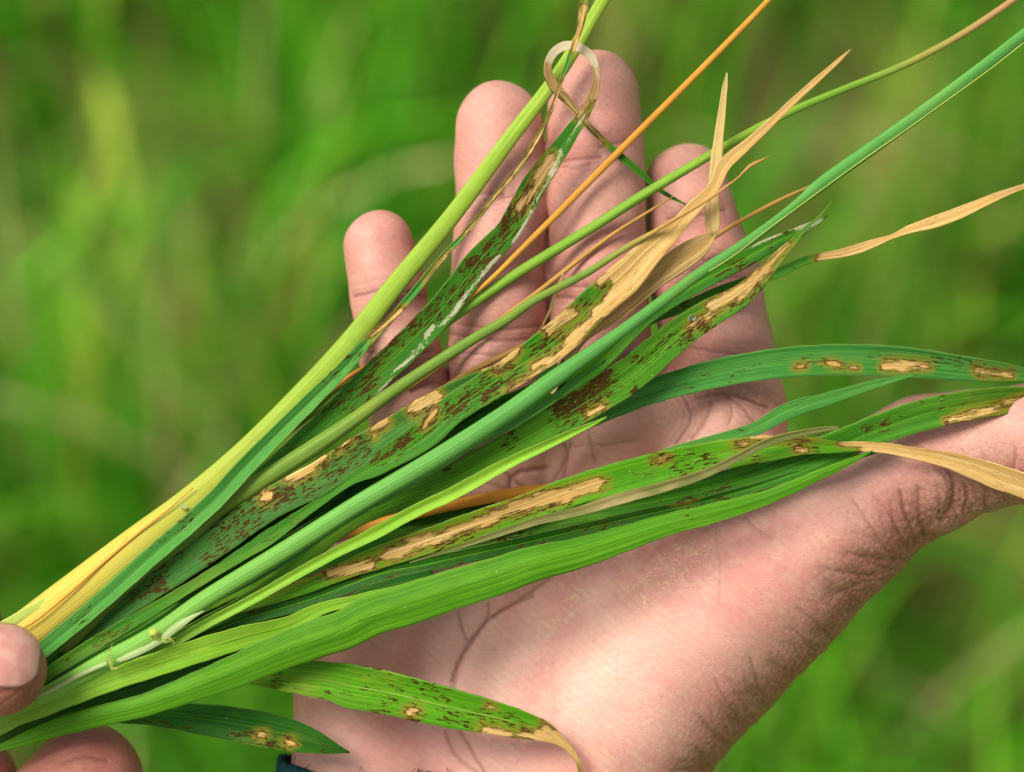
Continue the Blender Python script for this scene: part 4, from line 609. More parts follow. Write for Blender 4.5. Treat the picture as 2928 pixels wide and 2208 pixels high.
def subdivide(V, F):
    """split every quad in four"""
    E = np.concatenate([F[:, [0, 1]], F[:, [1, 2]], F[:, [2, 3]], F[:, [3, 0]]]); E.sort(1)
    key = E[:, 0] * len(V) + E[:, 1]; uk, inv = np.unique(key, return_inverse=True)
    a, b = uk // len(V), uk % len(V); m = (V[a] + V[b]) / 2; c = V[F].mean(1)
    nf = len(F); em = inv.reshape(4, nf) + len(V); cm = np.arange(nf) + len(V) + len(m)
    Q = [np.stack([F[:, i], em[i], cm, em[(i+3) % 4]], -1) for i in range(4)]
    return np.concatenate([V, m, c]), np.concatenate(Q)
def pl_dist(X, Y, pl):
    d = np.full(X.shape, 99.)
    for (x1, y1), (x2, y2) in zip(pl[:-1], pl[1:]):
        dx, dy = x2 - x1, y2 - y1; s = np.clip(((X-x1)*dx + (Y-y1)*dy) / (dx*dx + dy*dy + 1e-9), 0, 1)
        d = np.minimum(d, np.hypot(X - x1 - s*dx, Y - y1 - s*dy))
    return d
def smooth_pl(pl):
    P = np.array([[x, y, 0, 0] for x, y in pl]); S, _ = catmull(P, max(6, len(pl) * 5)); S = S[:, :2]
    ph = S[0, 0]; k = np.arange(len(S)); S[1:-1] += .12 * np.stack([np.sin(k * 1.9 + ph), np.cos(k * 2.3 + ph)], -1)[1:-1]
    return [tuple(p) for p in S]
def hand_mesh(sdf, lo, hi, h, creases=(), open_hand=True):
    V, F = surface_nets(sdf, lo, hi, h); V, F = subdivide(V, F)
    N = grad(sdf, V); V = V - N * np.clip(sdf(V), -h, h)[:, None]; X, Y = V[:, 0], V[:, 1]; front = np.clip((N[:, 2] + .15) / .4, 0, 1)
    creases = list(creases)
    if open_hand:      # fine folds running in from the outer edge of the thumb side
        De = smooth_pl(DIRT_EDGE); rr = random.Random(5)
        for i in range(70):
            k = rr.uniform(.3, len(De) - 1.4); j = int(k); a, b = np.array(De[j]), np.array(De[j+1]); p = a + (b - a) * (k - j)
            tx = (b - a) / max(1e-6, np.linalg.norm(b - a)); nn = np.array([-tx[1], tx[0]]); an = rr.uniform(-.3, .9)
            dv = nn * math.cos(an) - tx * math.sin(an); L_ = rr.uniform(5, 15); c_ = rr.uniform(-.12, .12)
            st = p + nn * rr.uniform(-2, 4)
            creases.append(([tuple(st + dv * L_ * q_ + tx * c_ * L_ * q_ * q_ * 2) for q_ in (0, .33, .66, 1)], rr.uniform(.12, .34), rr.uniform(.3, .6)))
    A = np.zeros((len(V), 4)); disp = np.zeros(len(V)); cr = np.zeros(len(V))
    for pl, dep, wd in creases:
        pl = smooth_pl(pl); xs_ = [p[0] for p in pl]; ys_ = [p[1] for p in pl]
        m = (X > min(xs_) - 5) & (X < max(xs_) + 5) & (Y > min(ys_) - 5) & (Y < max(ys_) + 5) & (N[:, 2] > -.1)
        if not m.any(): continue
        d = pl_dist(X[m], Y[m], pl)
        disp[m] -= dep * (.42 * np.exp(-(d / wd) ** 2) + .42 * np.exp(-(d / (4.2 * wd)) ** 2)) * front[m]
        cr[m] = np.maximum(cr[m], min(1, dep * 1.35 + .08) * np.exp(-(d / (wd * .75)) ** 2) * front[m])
    if open_hand:
        de = pl_dist(X, Y, DIRT_EDGE); back = np.clip((.42 - N[:, 2]) / .6, 0, 1)
        A[:, 1] = np.clip(np.exp(-(de / 13.) ** 2) * 1.3, 0, 1)
        A[:, 1] = np.maximum(A[:, 1], np.clip(np.where(N[:, 2] < .15, .5, 0), 0, 1))
        for x, y, r, a in BROWN: A[:, 1] = np.maximum(A[:, 1], a * .6 * np.exp(-((X-x)**2 + (Y-y)**2) / (r*r)))
        for x, y, r, a in RED: A[:, 0] = np.maximum(A[:, 0], a * np.exp(-((X-x)**2 + (Y-y)**2) / (r*r)))
        fz = np.clip((Y + 25) / 30, 0, 1) * np.clip((62 - X) / 12, 0, 1); lf = np.clip((-14 - X - .55 * (Y + 45)) / 14, 0, 1) * (Y < 0); A[:, 0] = np.maximum(A[:, 0], .75 * np.maximum(fz, .8 * lf)); A[:, 1] = np.maximum(A[:, 1], .16 * fz)
        po = np.full(len(V), 99.)
        for pl in POLLEN: po = np.minimum(po, pl_dist(X, Y, pl))
        A[:, 2] = np.exp(-(po / 2.3) ** 2)
    else:
        tip = (X - GRIP[0][0][0] > -3) & (Y > GRIP[0][0][1] - 12); A[:, 0] = 1.; A[:, 1] = .2 + .8 * tip * np.clip(.3 - N[:, 1], 0, 1)
    # soft fleshy unevenness and coarse leathery folds at the outer edge
    nz = np.array([mnoise.noise(Vector(p * .09)) for p in V[:, :3]]) 
    disp += .55 * nz
    if open_hand:
        m = A[:, 1] > .25; n2_ = np.zeros(len(V))
        n2_[m] = [mnoise.noise(Vector((p[0]*.42, p[1]*.42, p[2]*.3))) - .8 * abs(mnoise.noise(Vector((p[0]*.75 + 9, p[1]*.75, p[2]*.5)))) for p in V[m]]
        disp += .3 * n2_ * np.exp(-(de / 5.5) ** 2)
    A[:, 3] = np.clip(cr, 0, 1)
    return V + N * disp[:, None], F, A, N

def skin_mat(name, c_mid, c_red, c_brown, ridge_dir=(1, 1)):
    t = NT(name); tc = t.n('TexCoord').outputs['Object']
    mm = t.scalev(tc, 1000, 1000, 1000)
    at = t.attr('skin'); sep = t.n('SeparateColor', ins={0: at.outputs['Color']}); R, Bn, Po = sep.outputs; Cr = at.outputs['Alpha']
    n0 = t.noise(mm, .055, 3., .55); n1 = t.noise(mm, .22, 4., .6); n2 = t.noise(mm, 1.1, 3., .6); n3 = t.noise(mm, 3.0, 2.)
    col = t.mix(t.ramp(n0, .38, .62), c_mid, (c_mid[0]*.93, c_mid[1]*.72, c_mid[2]*.74))
    col = t.mix(t.math('MULTIPLY', t.ramp(n1, .45, .62), .5), col, (c_mid[0]*1.03, c_mid[1]*1.22, c_mid[2]*1.08))
    col = t.mix(t.math('MULTIPLY', R, t.ramp(n1, .2, .8, .35, .85)), col, c_red)
    col = t.mix(t.math('MULTIPLY', t.math('MULTIPLY', Bn, t.ramp(n2, .25, .7, .35, 1.0), clamp=True), .85), col, c_brown)
    col = t.mix(t.math('MULTIPLY', t.ramp(n2, .58, .72), .20), col, (c_brown[0]*.9, c_brown[1]*.9, c_brown[2]*.9))
    # friction ridges
    wv = t.n('TexWave', wave_type='BANDS', bands_direction='DIAGONAL', wave_profile='SIN', ins={0: mm, 1: .22, 2: 26., 3: 2., 4: .045}).outputs[1]
    vor = t.n('TexVoronoi', feature='DISTANCE_TO_EDGE', ins={0: t.n('VectorMath', operation='ADD', ins={0: mm, 1: t.n('TexNoise', ins={0: mm, 2: .8}).outputs[1]}).outputs[0], 2: .75}).outputs['Distance']
    cell = t.ramp(vor, 0., .12)
    cellf = t.n('TexVoronoi', feature='DISTANCE_TO_EDGE', ins={0: mm, 2: 1.6}).outputs['Distance']; cellf = t.ramp(cellf, 0., .2)
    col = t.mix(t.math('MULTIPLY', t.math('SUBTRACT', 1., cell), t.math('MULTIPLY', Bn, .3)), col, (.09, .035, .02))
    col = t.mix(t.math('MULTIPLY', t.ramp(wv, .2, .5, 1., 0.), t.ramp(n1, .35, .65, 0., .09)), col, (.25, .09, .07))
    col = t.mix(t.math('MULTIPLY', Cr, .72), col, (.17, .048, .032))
    pol = t.math('MULTIPLY', t.ramp(t.noise(mm, 1.5, 3., .7), .54, .64), t.ramp(Po, .25, .8))
    col = t.mix(t.math('MULTIPLY', pol, .7), col, (.72, .66, .30))
    rot = t.n('Mapping', ins={0: mm}); rot.inputs['Rotation'].default_value = (0, 0, .5); rot.inputs['Scale'].default_value = (.28, 1.5, .8)
    rot2 = t.n('Mapping', ins={0: mm}); rot2.inputs['Rotation'].default_value = (0, 0, -.95); rot2.inputs['Scale'].default_value = (.22, 1.2, .8)
    w1 = t.ramp(t.math('ABSOLUTE', t.math('SUBTRACT', t.noise(rot.outputs[0], 1., 2.5, .6, .4), .5)), 0., .035); w2 = t.ramp(t.math('ABSOLUTE', t.math('SUBTRACT', t.noise(rot2.outputs[0], 1., 2.5, .6, .4), .5)), 0., .035)
    lines = t.math('MULTIPLY', w1, w2)
    col = t.mix(t.math('MULTIPLY', t.math('SUBTRACT', 1., lines), .13), col, (.30, .10, .075))
    h = t.math('MULTIPLY', wv, t.ramp(n1, .3, .7, .0, .14)); h = t.math('MULTIPLY_ADD', n1, .5, h); h = t.math('MULTIPLY_ADD', lines, .22, h); h = t.math('MULTIPLY_ADD', n2, .28, h)
    h = t.math('MULTIPLY_ADD', cell, t.math('MULTIPLY_ADD', Bn, .4, .05), h); h = t.math('MULTIPLY_ADD', cellf, t.math('MULTIPLY_ADD', Bn, .12, .08), h); h = t.math('MULTIPLY_ADD', n3, .1, h)
    nrm = t.bump(h, .42, .00028)
    rough = t.math('MULTIPLY_ADD', n2, .25, t.math('MULTIPLY_ADD', n0, .25, .22))
    b = t.n('BsdfPrincipled', ins={'Base Color': col, 'Roughness': rough, 'Normal': nrm, 'Specular IOR Level': .3, 'Subsurface Weight': .22, 'Subsurface Radius': (1., .35, .2), 'Subsurface Scale': .0022})
    t.n('OutputMaterial', ins={0: b}); return t.m
skin = skin_mat('palm_skin', (.70, .405, .32), (.52, .205, .17), (.23, .09, .042))
skin2 = skin_mat('weathered_skin', (.52, .26, .19), (.48, .15, .11), (.20, .08, .042))

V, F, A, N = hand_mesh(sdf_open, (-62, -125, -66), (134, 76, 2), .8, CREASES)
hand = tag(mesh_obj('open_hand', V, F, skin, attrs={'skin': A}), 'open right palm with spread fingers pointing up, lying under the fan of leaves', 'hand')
V, F, A, N = hand_mesh(sdf_grip, (-190, -190, -42), (-60, -28, 34), .9, GCREASES, False)
grip = tag(mesh_obj('gripping_hand', V, F, skin2, attrs={'skin': A}), 'thumb and curled fingers of a second hand pinching the leaf bases at lower left', 'hand')

# thumb nail on the gripping hand: a thin plate lying on the thumb
def nail(parent):
    a = np.array(GRIP[0][1][:3]); b = np.array(GRIP[0][0][:3]); ax = b - a; La = np.linalg.norm(ax); ax /= La
    up = np.array([0, 0, 1.]); bi = np.cross(up, ax); bi /= np.linalg.norm(bi); up = np.cross(ax, bi)
    nu, nv = 26, 26; O = []; DR = []; acr = []
    for i in range(nv + 1):
        q = i / nv; xx = -5.5 + q * 13.4                       # mm along, measured from the last joint centre
        k = min(1, max(0, (q - .62) / .38)); half = math.radians(47) * math.sqrt(max(0., 1 - (k * .93) ** 2.6))
        for j in range(nu + 1):
            s = -1 + 2 * j / nu; th = math.radians(34) + s * half
            dr = up * math.cos(th) + bi * math.sin(th) + ax * max(0, (xx - 3)) * .055
            O.append(b + ax * min(xx, 3.0 + (xx - 3) * .55)); DR.append(dr / np.linalg.norm(dr)); acr.append((q, s, 0, 1))
    O = np.array(O); DR = np.array(DR); lo_, hi_ = np.zeros(len(O)), np.full(len(O), 14.)
    for _ in range(16):
        mid = (lo_ + hi_) / 2; inn = sdf_grip(O + DR * mid[:, None]) < .28
        lo_ = np.where(inn, mid, lo_); hi_ = np.where(inn, hi_, mid)
    V = O + DR * lo_[:, None]
    idx = np.arange((nu+1)*(nv+1)).reshape(nv+1, nu+1)
    F = np.stack([idx[:-1, :-1], idx[:-1, 1:], idx[1:, 1:], idx[1:, :-1]], -1).reshape(-1, 4)
    t = NT('finger_nail'); at = t.n('SeparateColor', ins={0: t.attr('nq').outputs['Color']}); q = at.outputs[0]
    mm = t.scalev(t.n('TexCoord').outputs['Object'], 1000, 1000, 1000)
    col = t.mix(t.ramp(t.noise(mm, .35, 3.), .35, .65), (.62, .34, .27), (.55, .25, .20))
    col = t.mix(t.math('MULTIPLY', t.ramp(q, .88, .94), .6), col, (.50, .36, .25)); col = t.mix(t.ramp(q, .965, 1.), col, (.16, .10, .06))
    sa = t.math('ABSOLUTE', at.outputs[1]); col = t.mix(t.math('MULTIPLY', t.ramp(sa, .9, 1.), .7), col, (.22, .10, .06)); col = t.mix(t.ramp(q, 0., .09, .6, 0.), col, (.50, .30, .24))
    b_ = t.n('BsdfPrincipled', ins={'Base Color': col, 'Roughness': .28, 'Specular IOR Level': .5, 'Subsurface Weight': .1, 'Subsurface Scale': .001, 'Normal': t.bump(t.noise(mm, .9, 3.), .3, .0002)}); t.n('OutputMaterial', ins={0: b_})
    o = mesh_obj('nail', V, F, t.m, parent, attrs={'nq': np.array(acr)}); m = o.modifiers.new('thickness', 'SOLIDIFY'); m.thickness = .0005; m.offset = 0
nail(grip)

# ------------------------------------------------------------------ sleeve cuff at the wrist
def cuff():
    t = NT('teal_knit'); mm = t.scalev(t.n('TexCoord').outputs['Object'], 1000, 1000, 1000)
    n1 = t.noise(mm, .8, 4., .7); wv = t.n('TexWave', ins={0: mm, 1: .5, 2: 3., 3: 2.}).outputs[1]
    col = t.mix(t.ramp(n1, .35, .65), (.008, .045, .055), (.02, .10, .115))
    b = t.n('BsdfPrincipled', ins={'Base Color': col, 'Roughness': .95, 'Specular IOR Level': .1, 'Normal': t.bump(t.math('ADD', n1, wv), 1., .0008)}); t.n('OutputMaterial', ins={0: b})
    root = empty('sleeve_cuff', to_world([[-15, -90, -30]])[0].tolist()); tag(root, 'dark teal frayed sleeve cuff at the wrist, bottom edge of the photo', 'sleeve')
    nu, nv = 120, 40; V = []
    def pts_(th, q, add):
        # wrist outline found on the arm itself, then pushed out by the cloth thickness
        th, q, add = (np.asarray(z, float).ravel() for z in (th, q, add))
        y = -79.9 - .11 * (np.cos(th) * 46 + 46) + .5 * np.sin(th * 9) + .35 * np.sin(th * 23 + 1) - 8 * np.clip(np.cos(th) + .3, 0, 1) - q * 60
        o = np.stack([-3. - q * 3, y, np.full_like(y, -31.)], -1); dr = np.stack([np.cos(th), 0 * th, np.sin(th)], -1)
        lo_, hi_ = np.zeros(len(th)), np.full(len(th), 80.)
        for _ in range(14):
            mid = (lo_ + hi_) / 2; inn = sdf_open(o + dr * mid[:, None]) < 1.2 + add
            lo_ = np.where(inn, mid, lo_); hi_ = np.where(inn, hi_, mid)
        return o + dr * lo_[:, None]
    II, JJ = np.meshgrid(np.arange(nv + 1), np.arange(nu), indexing='ij')
    V = pts_(JJ / nu * 6.2832, II / nv, .25 * np.sin(II * .9) + .3 * np.sin(JJ * 1.7))
    TH = np.array([random.uniform(0, 6.28) for _ in range(420)]); PT = pts_(TH, np.abs(np.sin(TH * 77)) * .03, 0 * TH + .4)
    idx = np.arange(nu * (nv + 1)).reshape(nv + 1, nu); nx_ = np.roll(idx, -1, 1)
    F = np.stack([idx[:-1], nx_[:-1], nx_[1:], idx[1:]], -1).reshape(-1, 4)
    o = mesh_obj('cuff_fabric', V, F, t.m, root); m = o.modifiers.new('thickness', 'SOLIDIFY'); m.thickness = .0016; m.offset = 1
    VV = []; FF = []
    for i in range(420):
        p = PT[i]; q = p.copy(); pts = [p]
        dv = np.array([random.gauss(0, .5), random.uniform(.1, 1.), random.gauss(.3, .5)])
        for k in range(4): q = q + dv * random.uniform(.35, .8); dv = dv + np.array([random.gauss(0, .45), random.gauss(-.1, .4), random.gauss(0, .3)]); pts.append(q)
        b0 = len(VV); r = random.uniform(.07, .15)
        for p_ in pts:
            for a in range(3): VV.append(p_ + np.array([math.cos(a*2.09)*r, math.sin(a*2.09)*r*.5, math.sin(a*2.09)*r]))
        for k in range(4):
            for a in range(3): FF.append([b0+k*3+a, b0+k*3+(a+1) % 3, b0+k*3+3+(a+1) % 3, b0+k*3+3+a])
    tag(mesh_obj('frayed_threads', VV, FF, t.m, root), kind='stuff')
cuff()

# ------------------------------------------------------------------ the bunch of stems and blades
G1 = (.028, .155, .006); G2 = (.060, .245, .011)          # mid green
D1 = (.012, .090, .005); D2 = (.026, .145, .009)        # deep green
T1 = (.038, .20, .026); T2 = (.09, .32, .050)         # blue green
B1 = (.19, .43, .022); B2 = (.29, .54, .04)            # fresh light green
mats = {
 'mid': leaf_mat('blade_mid_green', G1, G2, seed=1., speck=.035), 'mid2': leaf_mat('blade_grass_green', (.060, .25, .005), (.11, .36, .009), seed=2.5, yamt=.5, speck=.02),
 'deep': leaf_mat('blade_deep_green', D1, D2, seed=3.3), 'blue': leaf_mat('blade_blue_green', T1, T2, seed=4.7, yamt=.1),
 'fresh': leaf_mat('blade_fresh_green', B1, B2, seed=5.9, speck=-.12, base_col=(.24, .48, .05)), 'broad': leaf_mat('blade_broad_green', (.055, .21, .005), (.11, .32, .009), seed=6.1, yamt=.55, yellow=(.13, .34, .02)),
 'speck': leaf_mat('blade_speckled_green', (.052, .21, .008), (.10, .31, .016), seed=7.7, speck=.055, yamt=.45, vein=1.2),
 'teal': leaf_mat('blade_teal_spotted', (.030, .135, .014), (.058, .215, .025), seed=8.2, speck=.05, yamt=.08),
 'dry': leaf_mat('dry_straw', (.74, .52, .19), (.82, .62, .27), seed=9.4, tan=(.78, .57, .24), yamt=.1, yellow=(.5, .3, .08), trans=.3),
 'greydry': leaf_mat('grey_dry_strip', (.13, .15, .035), (.23, .22, .06), seed=10.2, yamt=.8, yellow=(.42, .32, .13)),
 'mainstem': leaf_mat('stem_fresh_green', (.085, .30, .055), (.13, .38, .075), seed=11.4, speck=-.12, base_col=(.24, .50, .07), vein=1.3, yamt=.15, trans=.08),
 'ystem': leaf_mat('stem_yellow_green', (.27, .43, .04), (.33, .49, .06), seed=12.1, speck=-.12, base_col=(.78, .53, .10), vein=.8, yamt=.2, trans=.08),
 'gstem': leaf_mat('stem_grass_green', (.17, .36, .03), (.23, .42, .05), seed=13.2, yamt=.3, trans=.08), 
 'ostem': leaf_mat('stem_olive', (.15, .27, .035), (.21, .33, .05), seed=14.6, yamt=.5, speck=.02, yellow=(.25, .28, .03), trans=.08),
 'orange': leaf_mat('stem_orange', (.58, .24, .028), (.66, .31, .045), seed=15.3, speck=-.12, vein=.4, yamt=.35, yellow=(.6, .4, .06), trans=.08),
 'bronze': leaf_mat('stem_bronze', (.44, .23, .045), (.54, .31, .08), seed=16.8, speck=-.12, vein=.4, yamt=.3, yellow=(.4, .3, .08), trans=.08),
 'strip': leaf_mat('sheath_pale_green', (.40, .52, .08), (.50, .60, .13), seed=17.1, speck=-.12, vein=.8, yamt=.2),
 'sheath': leaf_mat('sheath_yellow', (.78, .52, .11), (.84, .60, .17), seed=18.3, speck=-.12, vein=1., yamt=.3, yellow=(.72, .58, .12)),
 'membrane': leaf_mat('sheath_membrane', (.36, .50, .17), (.48, .60, .28), seed=19.9, speck=-.12, vein=.8, yamt=.1),
}
# gradient tips: a stem whose far end turns another colour
def tip_blend(m, end_col, lo, hi):
    t = m.node_tree; bs = [x for x in t.nodes if x.type == 'BSDF_PRINCIPLED'][0]; src = bs.inputs['Base Color'].links[0].from_socket
    a = t.nodes.new('ShaderNodeAttribute'); a.attribute_name = 'tl'
    r = t.nodes.new('ShaderNodeMapRange'); r.interpolation_type = 'SMOOTHSTEP'; t.links.new(a.outputs['Fac'], r.inputs[0]); r.inputs[1].default_value = lo; r.inputs[2].default_value = hi
    x = t.nodes.new('ShaderNodeMix'); x.data_type = 'RGBA'; t.links.new(r.outputs[0], x.inputs[0]); t.links.new(src, x.inputs[6]); x.inputs[7].default_value = (*end_col, 1)
    t.links.new(x.outputs[2], bs.inputs['Base Color'])
mats['gstem2'] = leaf_mat('stem_green_to_pink_brown', (.17, .36, .03), (.23, .42, .05), seed=13.9, yamt=.3, trans=.08); tip_blend(mats['gstem2'], (.44, .26, .10), .74, .95)
mats['ostem2'] = leaf_mat('stem_olive_to_straw', (.15, .27, .035), (.21, .33, .05), seed=14.1, yamt=.5, speck=.02, yellow=(.25, .28, .03), trans=.08); tip_blend(mats['ostem2'], (.50, .27, .08), .74, .9)
mats['straw_tip'] = leaf_mat('blade_green_to_straw', (.045, .2, .014), (.075, .28, .02), seed=20.4, speck=.02)
mats['loop'] = leaf_mat('blade_green_with_dry_loop', (.026, .14, .007), (.050, .215, .012), seed=21.7, speck=.05, tan=(.52, .36, .15))

BG = 'loose blades of the leaf bunch'
def blade(key, mat, label, **kw):
    g = kw.pop('group', None); rib = kw.pop('rib', None); name = kw.pop('name', 'grass_leaf')
    P0 = LEAF[key]['p'][0]
    root = empty(name, to_world([[P0[0], P0[1], P0[2]]])[0].tolist()); tag(root, label, 'leaf', g)
    o, info = ribbon('blade', key, mats[mat], root, **kw)
    if rib:   # the midrib: a fine raised cord along the gutter
        a, b, rad, rm = rib; n = info['n']; i0, i1 = int(a*n), int(b*n)
        ks = np.linspace(i0, i1 - 1, max(6, (i1-i0)//6)).astype(int)
        pts = [tuple(info['c'][k] + info['N'][k] * .05) + (max(.14, rad * 2 * min(1, info['w'][k] / max(info['w']) + .3)),) for k in ks]
        tube('midrib', pts, mats[rm], root, sides=6, flat=.8, step=2., d={k_: [(c_[0], c_[1], c_[2], c_[3], c_[4] * 1.25) for c_ in LEAF[key].get(k_, ())] for k_ in ('les', 'dark')})
    return root, info
def stem_thing(name, key, mat, label, cat='stem', ribs=.0, flat=.9, dens0=0., sides=18):
    P0 = LEAF[key]['p'][0]; root = empty(name, to_world([[P0[0], P0[1], P0[2]]])[0].tolist()); tag(root, label, cat)
    tube('stalk', LEAF[key]['p'], mats[mat], root, sides=sides, flat=flat, ribs=ribs, d=LEAF[key], dens0=dens0)
    return root
# stems
ys = stem_thing('grass_shoot', 'yellow_stem', 'ystem', 'thick yellow-green stem on the upper left of the bunch, turning yellow at its base', ribs=.015, flat=.5)
ribbon('leaf_sheath', 'sheath_strip', mats['strip'], ys, fold=-.15, wob=.05, nx=8)
stem_thing('grass_shoot', 'orange_stem', 'orange', 'straight bright orange stem running up between the middle fingers to the top edge')
stem_thing('grass_shoot', 'long_green_stem', 'gstem2', 'long green stem whose far end turns pinkish brown at the upper right corner')
stem_thing('grass_shoot', 'olive_stem', 'ostem2', 'olive green speckled stem left of the big blotched leaf, ending in a dry curled tip', ribs=.01)
stem_thing('grass_shoot', 'thin_orange_stem', 'bronze', 'thin orange stem crossing the middle finger between two green stems', sides=10)
stem_thing('grass_shoot', 'bronze_stem', 'bronze', 'thin bronze stem crossing the index finger behind the dry leaf tips', sides=10)
stem_thing('grass_shoot', 'hidden_orange_stem', 'orange', 'short orange stem showing in the gap above the long blotched leaf', sides=10)
ms = stem_thing('grass_shoot', 'main_stem', 'mainstem', 'smooth light green stem lying on top of the bunch up to the right edge', ribs=.012, flat=.8, sides=28)

# blades
R = (.04, .8, .22, 'mid2')
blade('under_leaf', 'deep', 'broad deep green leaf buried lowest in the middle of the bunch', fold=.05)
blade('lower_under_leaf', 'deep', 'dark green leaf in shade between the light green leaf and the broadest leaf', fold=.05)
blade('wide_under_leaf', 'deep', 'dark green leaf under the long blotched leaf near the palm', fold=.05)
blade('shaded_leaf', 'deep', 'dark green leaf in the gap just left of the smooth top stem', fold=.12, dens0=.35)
blade('leaf_with_dry_ribbon_tip', 'straw_tip', 'narrow green leaf ending in a twisted straw ribbon at the right edge', fold=.14, roll=-15)
blade('short_spotted_leaf', 'mid', 'green leaf with pale pointed tip and dark spots behind the smooth top stem', fold=.10, rib=(.3, .95, .12, 'mid2'))
blade('spotted_leaf_right', 'speck', 'speckled leaf right of the smooth top stem with a straw-edged tip', fold=.09, roll=8, rib=(.1, .8, .14, 'mid2'))
blade('blue_green_leaf_right', 'blue', 'blue-green arched leaf reaching the right edge above the thumb', fold=.13, roll=10, rib=(.15, .95, .13, 'blue'))
blade('narrow_leaf_behind', 'blue', 'plain narrow leaf tapering to a point between index finger and thumb', fold=.10, rib=(.2, .9, .1, 'blue'))
blade('leaf_to_right_edge', 'mid', 'leaf crossing the thumb to the right edge, with a straw margin', fold=.16, dens0=.25, rib=(.3, .95, .12, 'mid2'))
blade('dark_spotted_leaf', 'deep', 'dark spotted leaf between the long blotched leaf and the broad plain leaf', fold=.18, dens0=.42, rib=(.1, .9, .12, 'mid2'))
blade('long_lesion_leaf', 'mid2', 'bright green leaf with one long tan blotch, its dry tip lying over the thumb', fold=.08, roll=6, rib=(.05, .6, .12, 'mid2'))
blade('grey_dry_strip', 'greydry', 'narrow greyish dry strip lying along the long blotched leaf', fold=.2, nx=8, wob=.15, name='dry_leaf')
blade('looped_leaf', 'loop', 'dark spotted leaf with white torn edge whose dry tip makes a loop at the top', fold=.05, dens0=.12, rib=(.15, .6, .16, 'mid'))
blade('folded_leaf', 'blue', 'narrow folded blue-green leaf rising beside the yellow stem past the loop', fold=.30, roll=-12, dens0=.1)
blade('lesion_leaf_left', 'teal', 'dull green leaf with tan blotches along its upper edge, left of the black gap', fold=.07, roll=-6, dens0=.05, rib=(.1, .95, .15, 'teal'))
bd, _ = blade('bent_dry_leaf', 'dry', 'tan leaf with a green patch, bent sharply so its dry tip stands upright', fold=.06, wob=.5)
ribbon('dry_tip', 'upright_dry_tip', mats['dry'], bd, fold=.1, nx=8, wob=.1)
blade('lesion_leaf_large', 'mid', 'large spotted leaf with big tan blotches and a long straw-coloured pointed tip', fold=.08, roll=-5, rib=(.12, .9, .15, 'mid2'))
blade('sliver_leaf', 'blue', 'thin blue-green sliver of leaf showing under the smooth top stem', fold=.05, nx=8)
blade('slender_short_leaf', 'fresh', 'slender unspotted light green leaf whose sharp tip ends over the palm', fold=.26, roll=6)
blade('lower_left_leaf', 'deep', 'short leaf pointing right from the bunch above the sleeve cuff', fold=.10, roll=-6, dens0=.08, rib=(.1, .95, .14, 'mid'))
blade('lower_right_leaf', 'mid2', 'spotted leaf across the heel of the palm with a curled tan tip', fold=.10, dens0=.08, rib=(.08, .85, .2, 'gstem'))
blade('light_green_leaf', 'fresh', 'light yellow-green unspotted leaf at the front of the bunch by the thumb', fold=.10, roll=5, rib=(.08, .9, .2, 'fresh'))
blade('broad_green_leaf', 'broad', 'broadest plain green leaf along the lower edge of the bunch', fold=-.13, roll=-4, rib=(.1, .95, .17, 'mid2'))
blade('dry_wisp', 'dry', 'tiny curled dry wisp sticking up beside the olive stem over the ring finger', fold=.2, nx=6, wob=.1, name='dry_leaf')
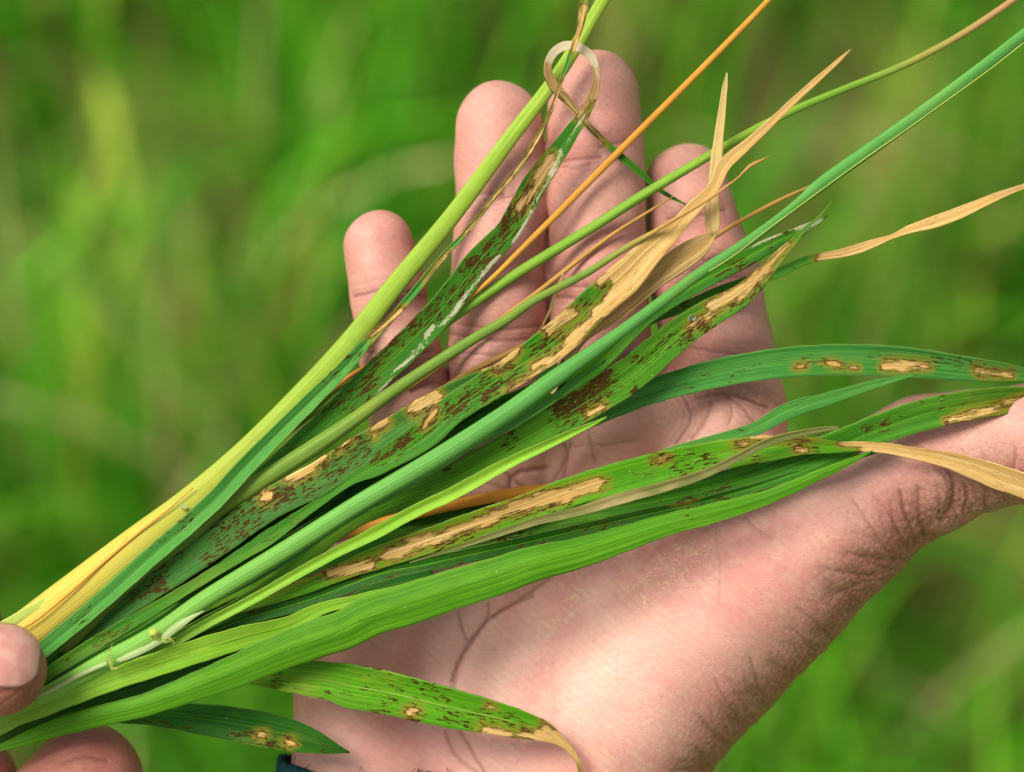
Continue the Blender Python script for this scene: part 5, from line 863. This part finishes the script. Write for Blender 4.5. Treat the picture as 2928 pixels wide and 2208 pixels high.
# ------------------------------------------------------------------ small parts of the two front stems
tube('sheath_edge', LEAF['orange_line']['p'], mats['orange'], ys, sides=8, flat=.6)
o_, _ = ribbon('node', 'node_ring', mats['membrane'], ys, fold=-.3, nx=6, wob=.02)
ribbon('collar', 'collar1', mats['strip'], ms, fold=-.35, nx=8, wob=.05); ribbon('collar', 'collar2', mats['strip'], ms, fold=-.3, nx=8, wob=.05)
ribbon('ligule', 'membrane1', mats['membrane'], ms, fold=-.12, nx=8, wob=.2); ribbon('ligule', 'membrane2', mats['membrane'], ms, fold=-.12, nx=8, wob=.1)
for k in ('hair_a', 'hair_b', 'hair_c', 'hair_d', 'hair_e', 'bract'):
    tube('auricle_hair', LEAF[k]['p'], mats['strip'], ms, sides=6, step=.4)
tube('sheath_seam', [(x, y, z + 1.1, .22) for x, y, z, w_ in LEAF['stem_seam']['p']], mats['strip'], ms, sides=6, flat=.7)
# tuft of hairs on the yellow sheath
VV, FF = [], []
for i in range(26):
    p = np.array([HAIRBASE[0] + random.uniform(-.7, .7), HAIRBASE[1] + random.uniform(-.5, .5), random.uniform(-.5, 1.2)])
    dv = np.array([random.uniform(-.5, .45), random.uniform(.2, .7), random.uniform(-.3, .6)]); b0 = len(VV)
    for k in range(5):
        r = .06 * (1 - k / 5.2)
        for a in range(3): VV.append(p + np.array([math.cos(a*2.09)*r, math.sin(a*2.09)*r*.6, math.sin(a*2.09)*r]))
        p = p + dv * .55; dv = dv + np.array([random.gauss(0, .16), random.gauss(0, .12), random.gauss(0, .1)])
    for k in range(4):
        for a in range(3): FF.append([b0+k*3+a, b0+k*3+(a+1) % 3, b0+k*3+3+(a+1) % 3, b0+k*3+3+a])
hs = simple_mat('hair_straw', (.50, .45, .14), .6)
tag(mesh_obj('sheath_hairs', VV, FF, hs, ys), kind='stuff')
# water drop
t = NT('water'); t.n('OutputMaterial', ins={0: t.n('BsdfPrincipled', ins={'Base Color': (.95, 1, .97), 'Roughness': .02, 'IOR': 1.33, 'Transmission Weight': 1.})})
V = []; F = []
for i in range(9):
    a = i / 8 * math.pi / 2
    for j in range(18):
        b = j / 18 * 2 * math.pi; V.append((DROP[0] + .8*math.cos(a)*math.cos(b), DROP[1] + .7*math.cos(a)*math.sin(b), 6.0 + .75*math.sin(a)))
F = [[i*18+j, i*18+(j+1) % 18, (i+1)*18+(j+1) % 18, (i+1)*18+j] for i in range(8) for j in range(18)] + [list(range(17, -1, -1))]
tag(mesh_obj('water_drop', V, F, t.m), 'single clear water drop near the straw tip of the speckled leaf', 'water drop')
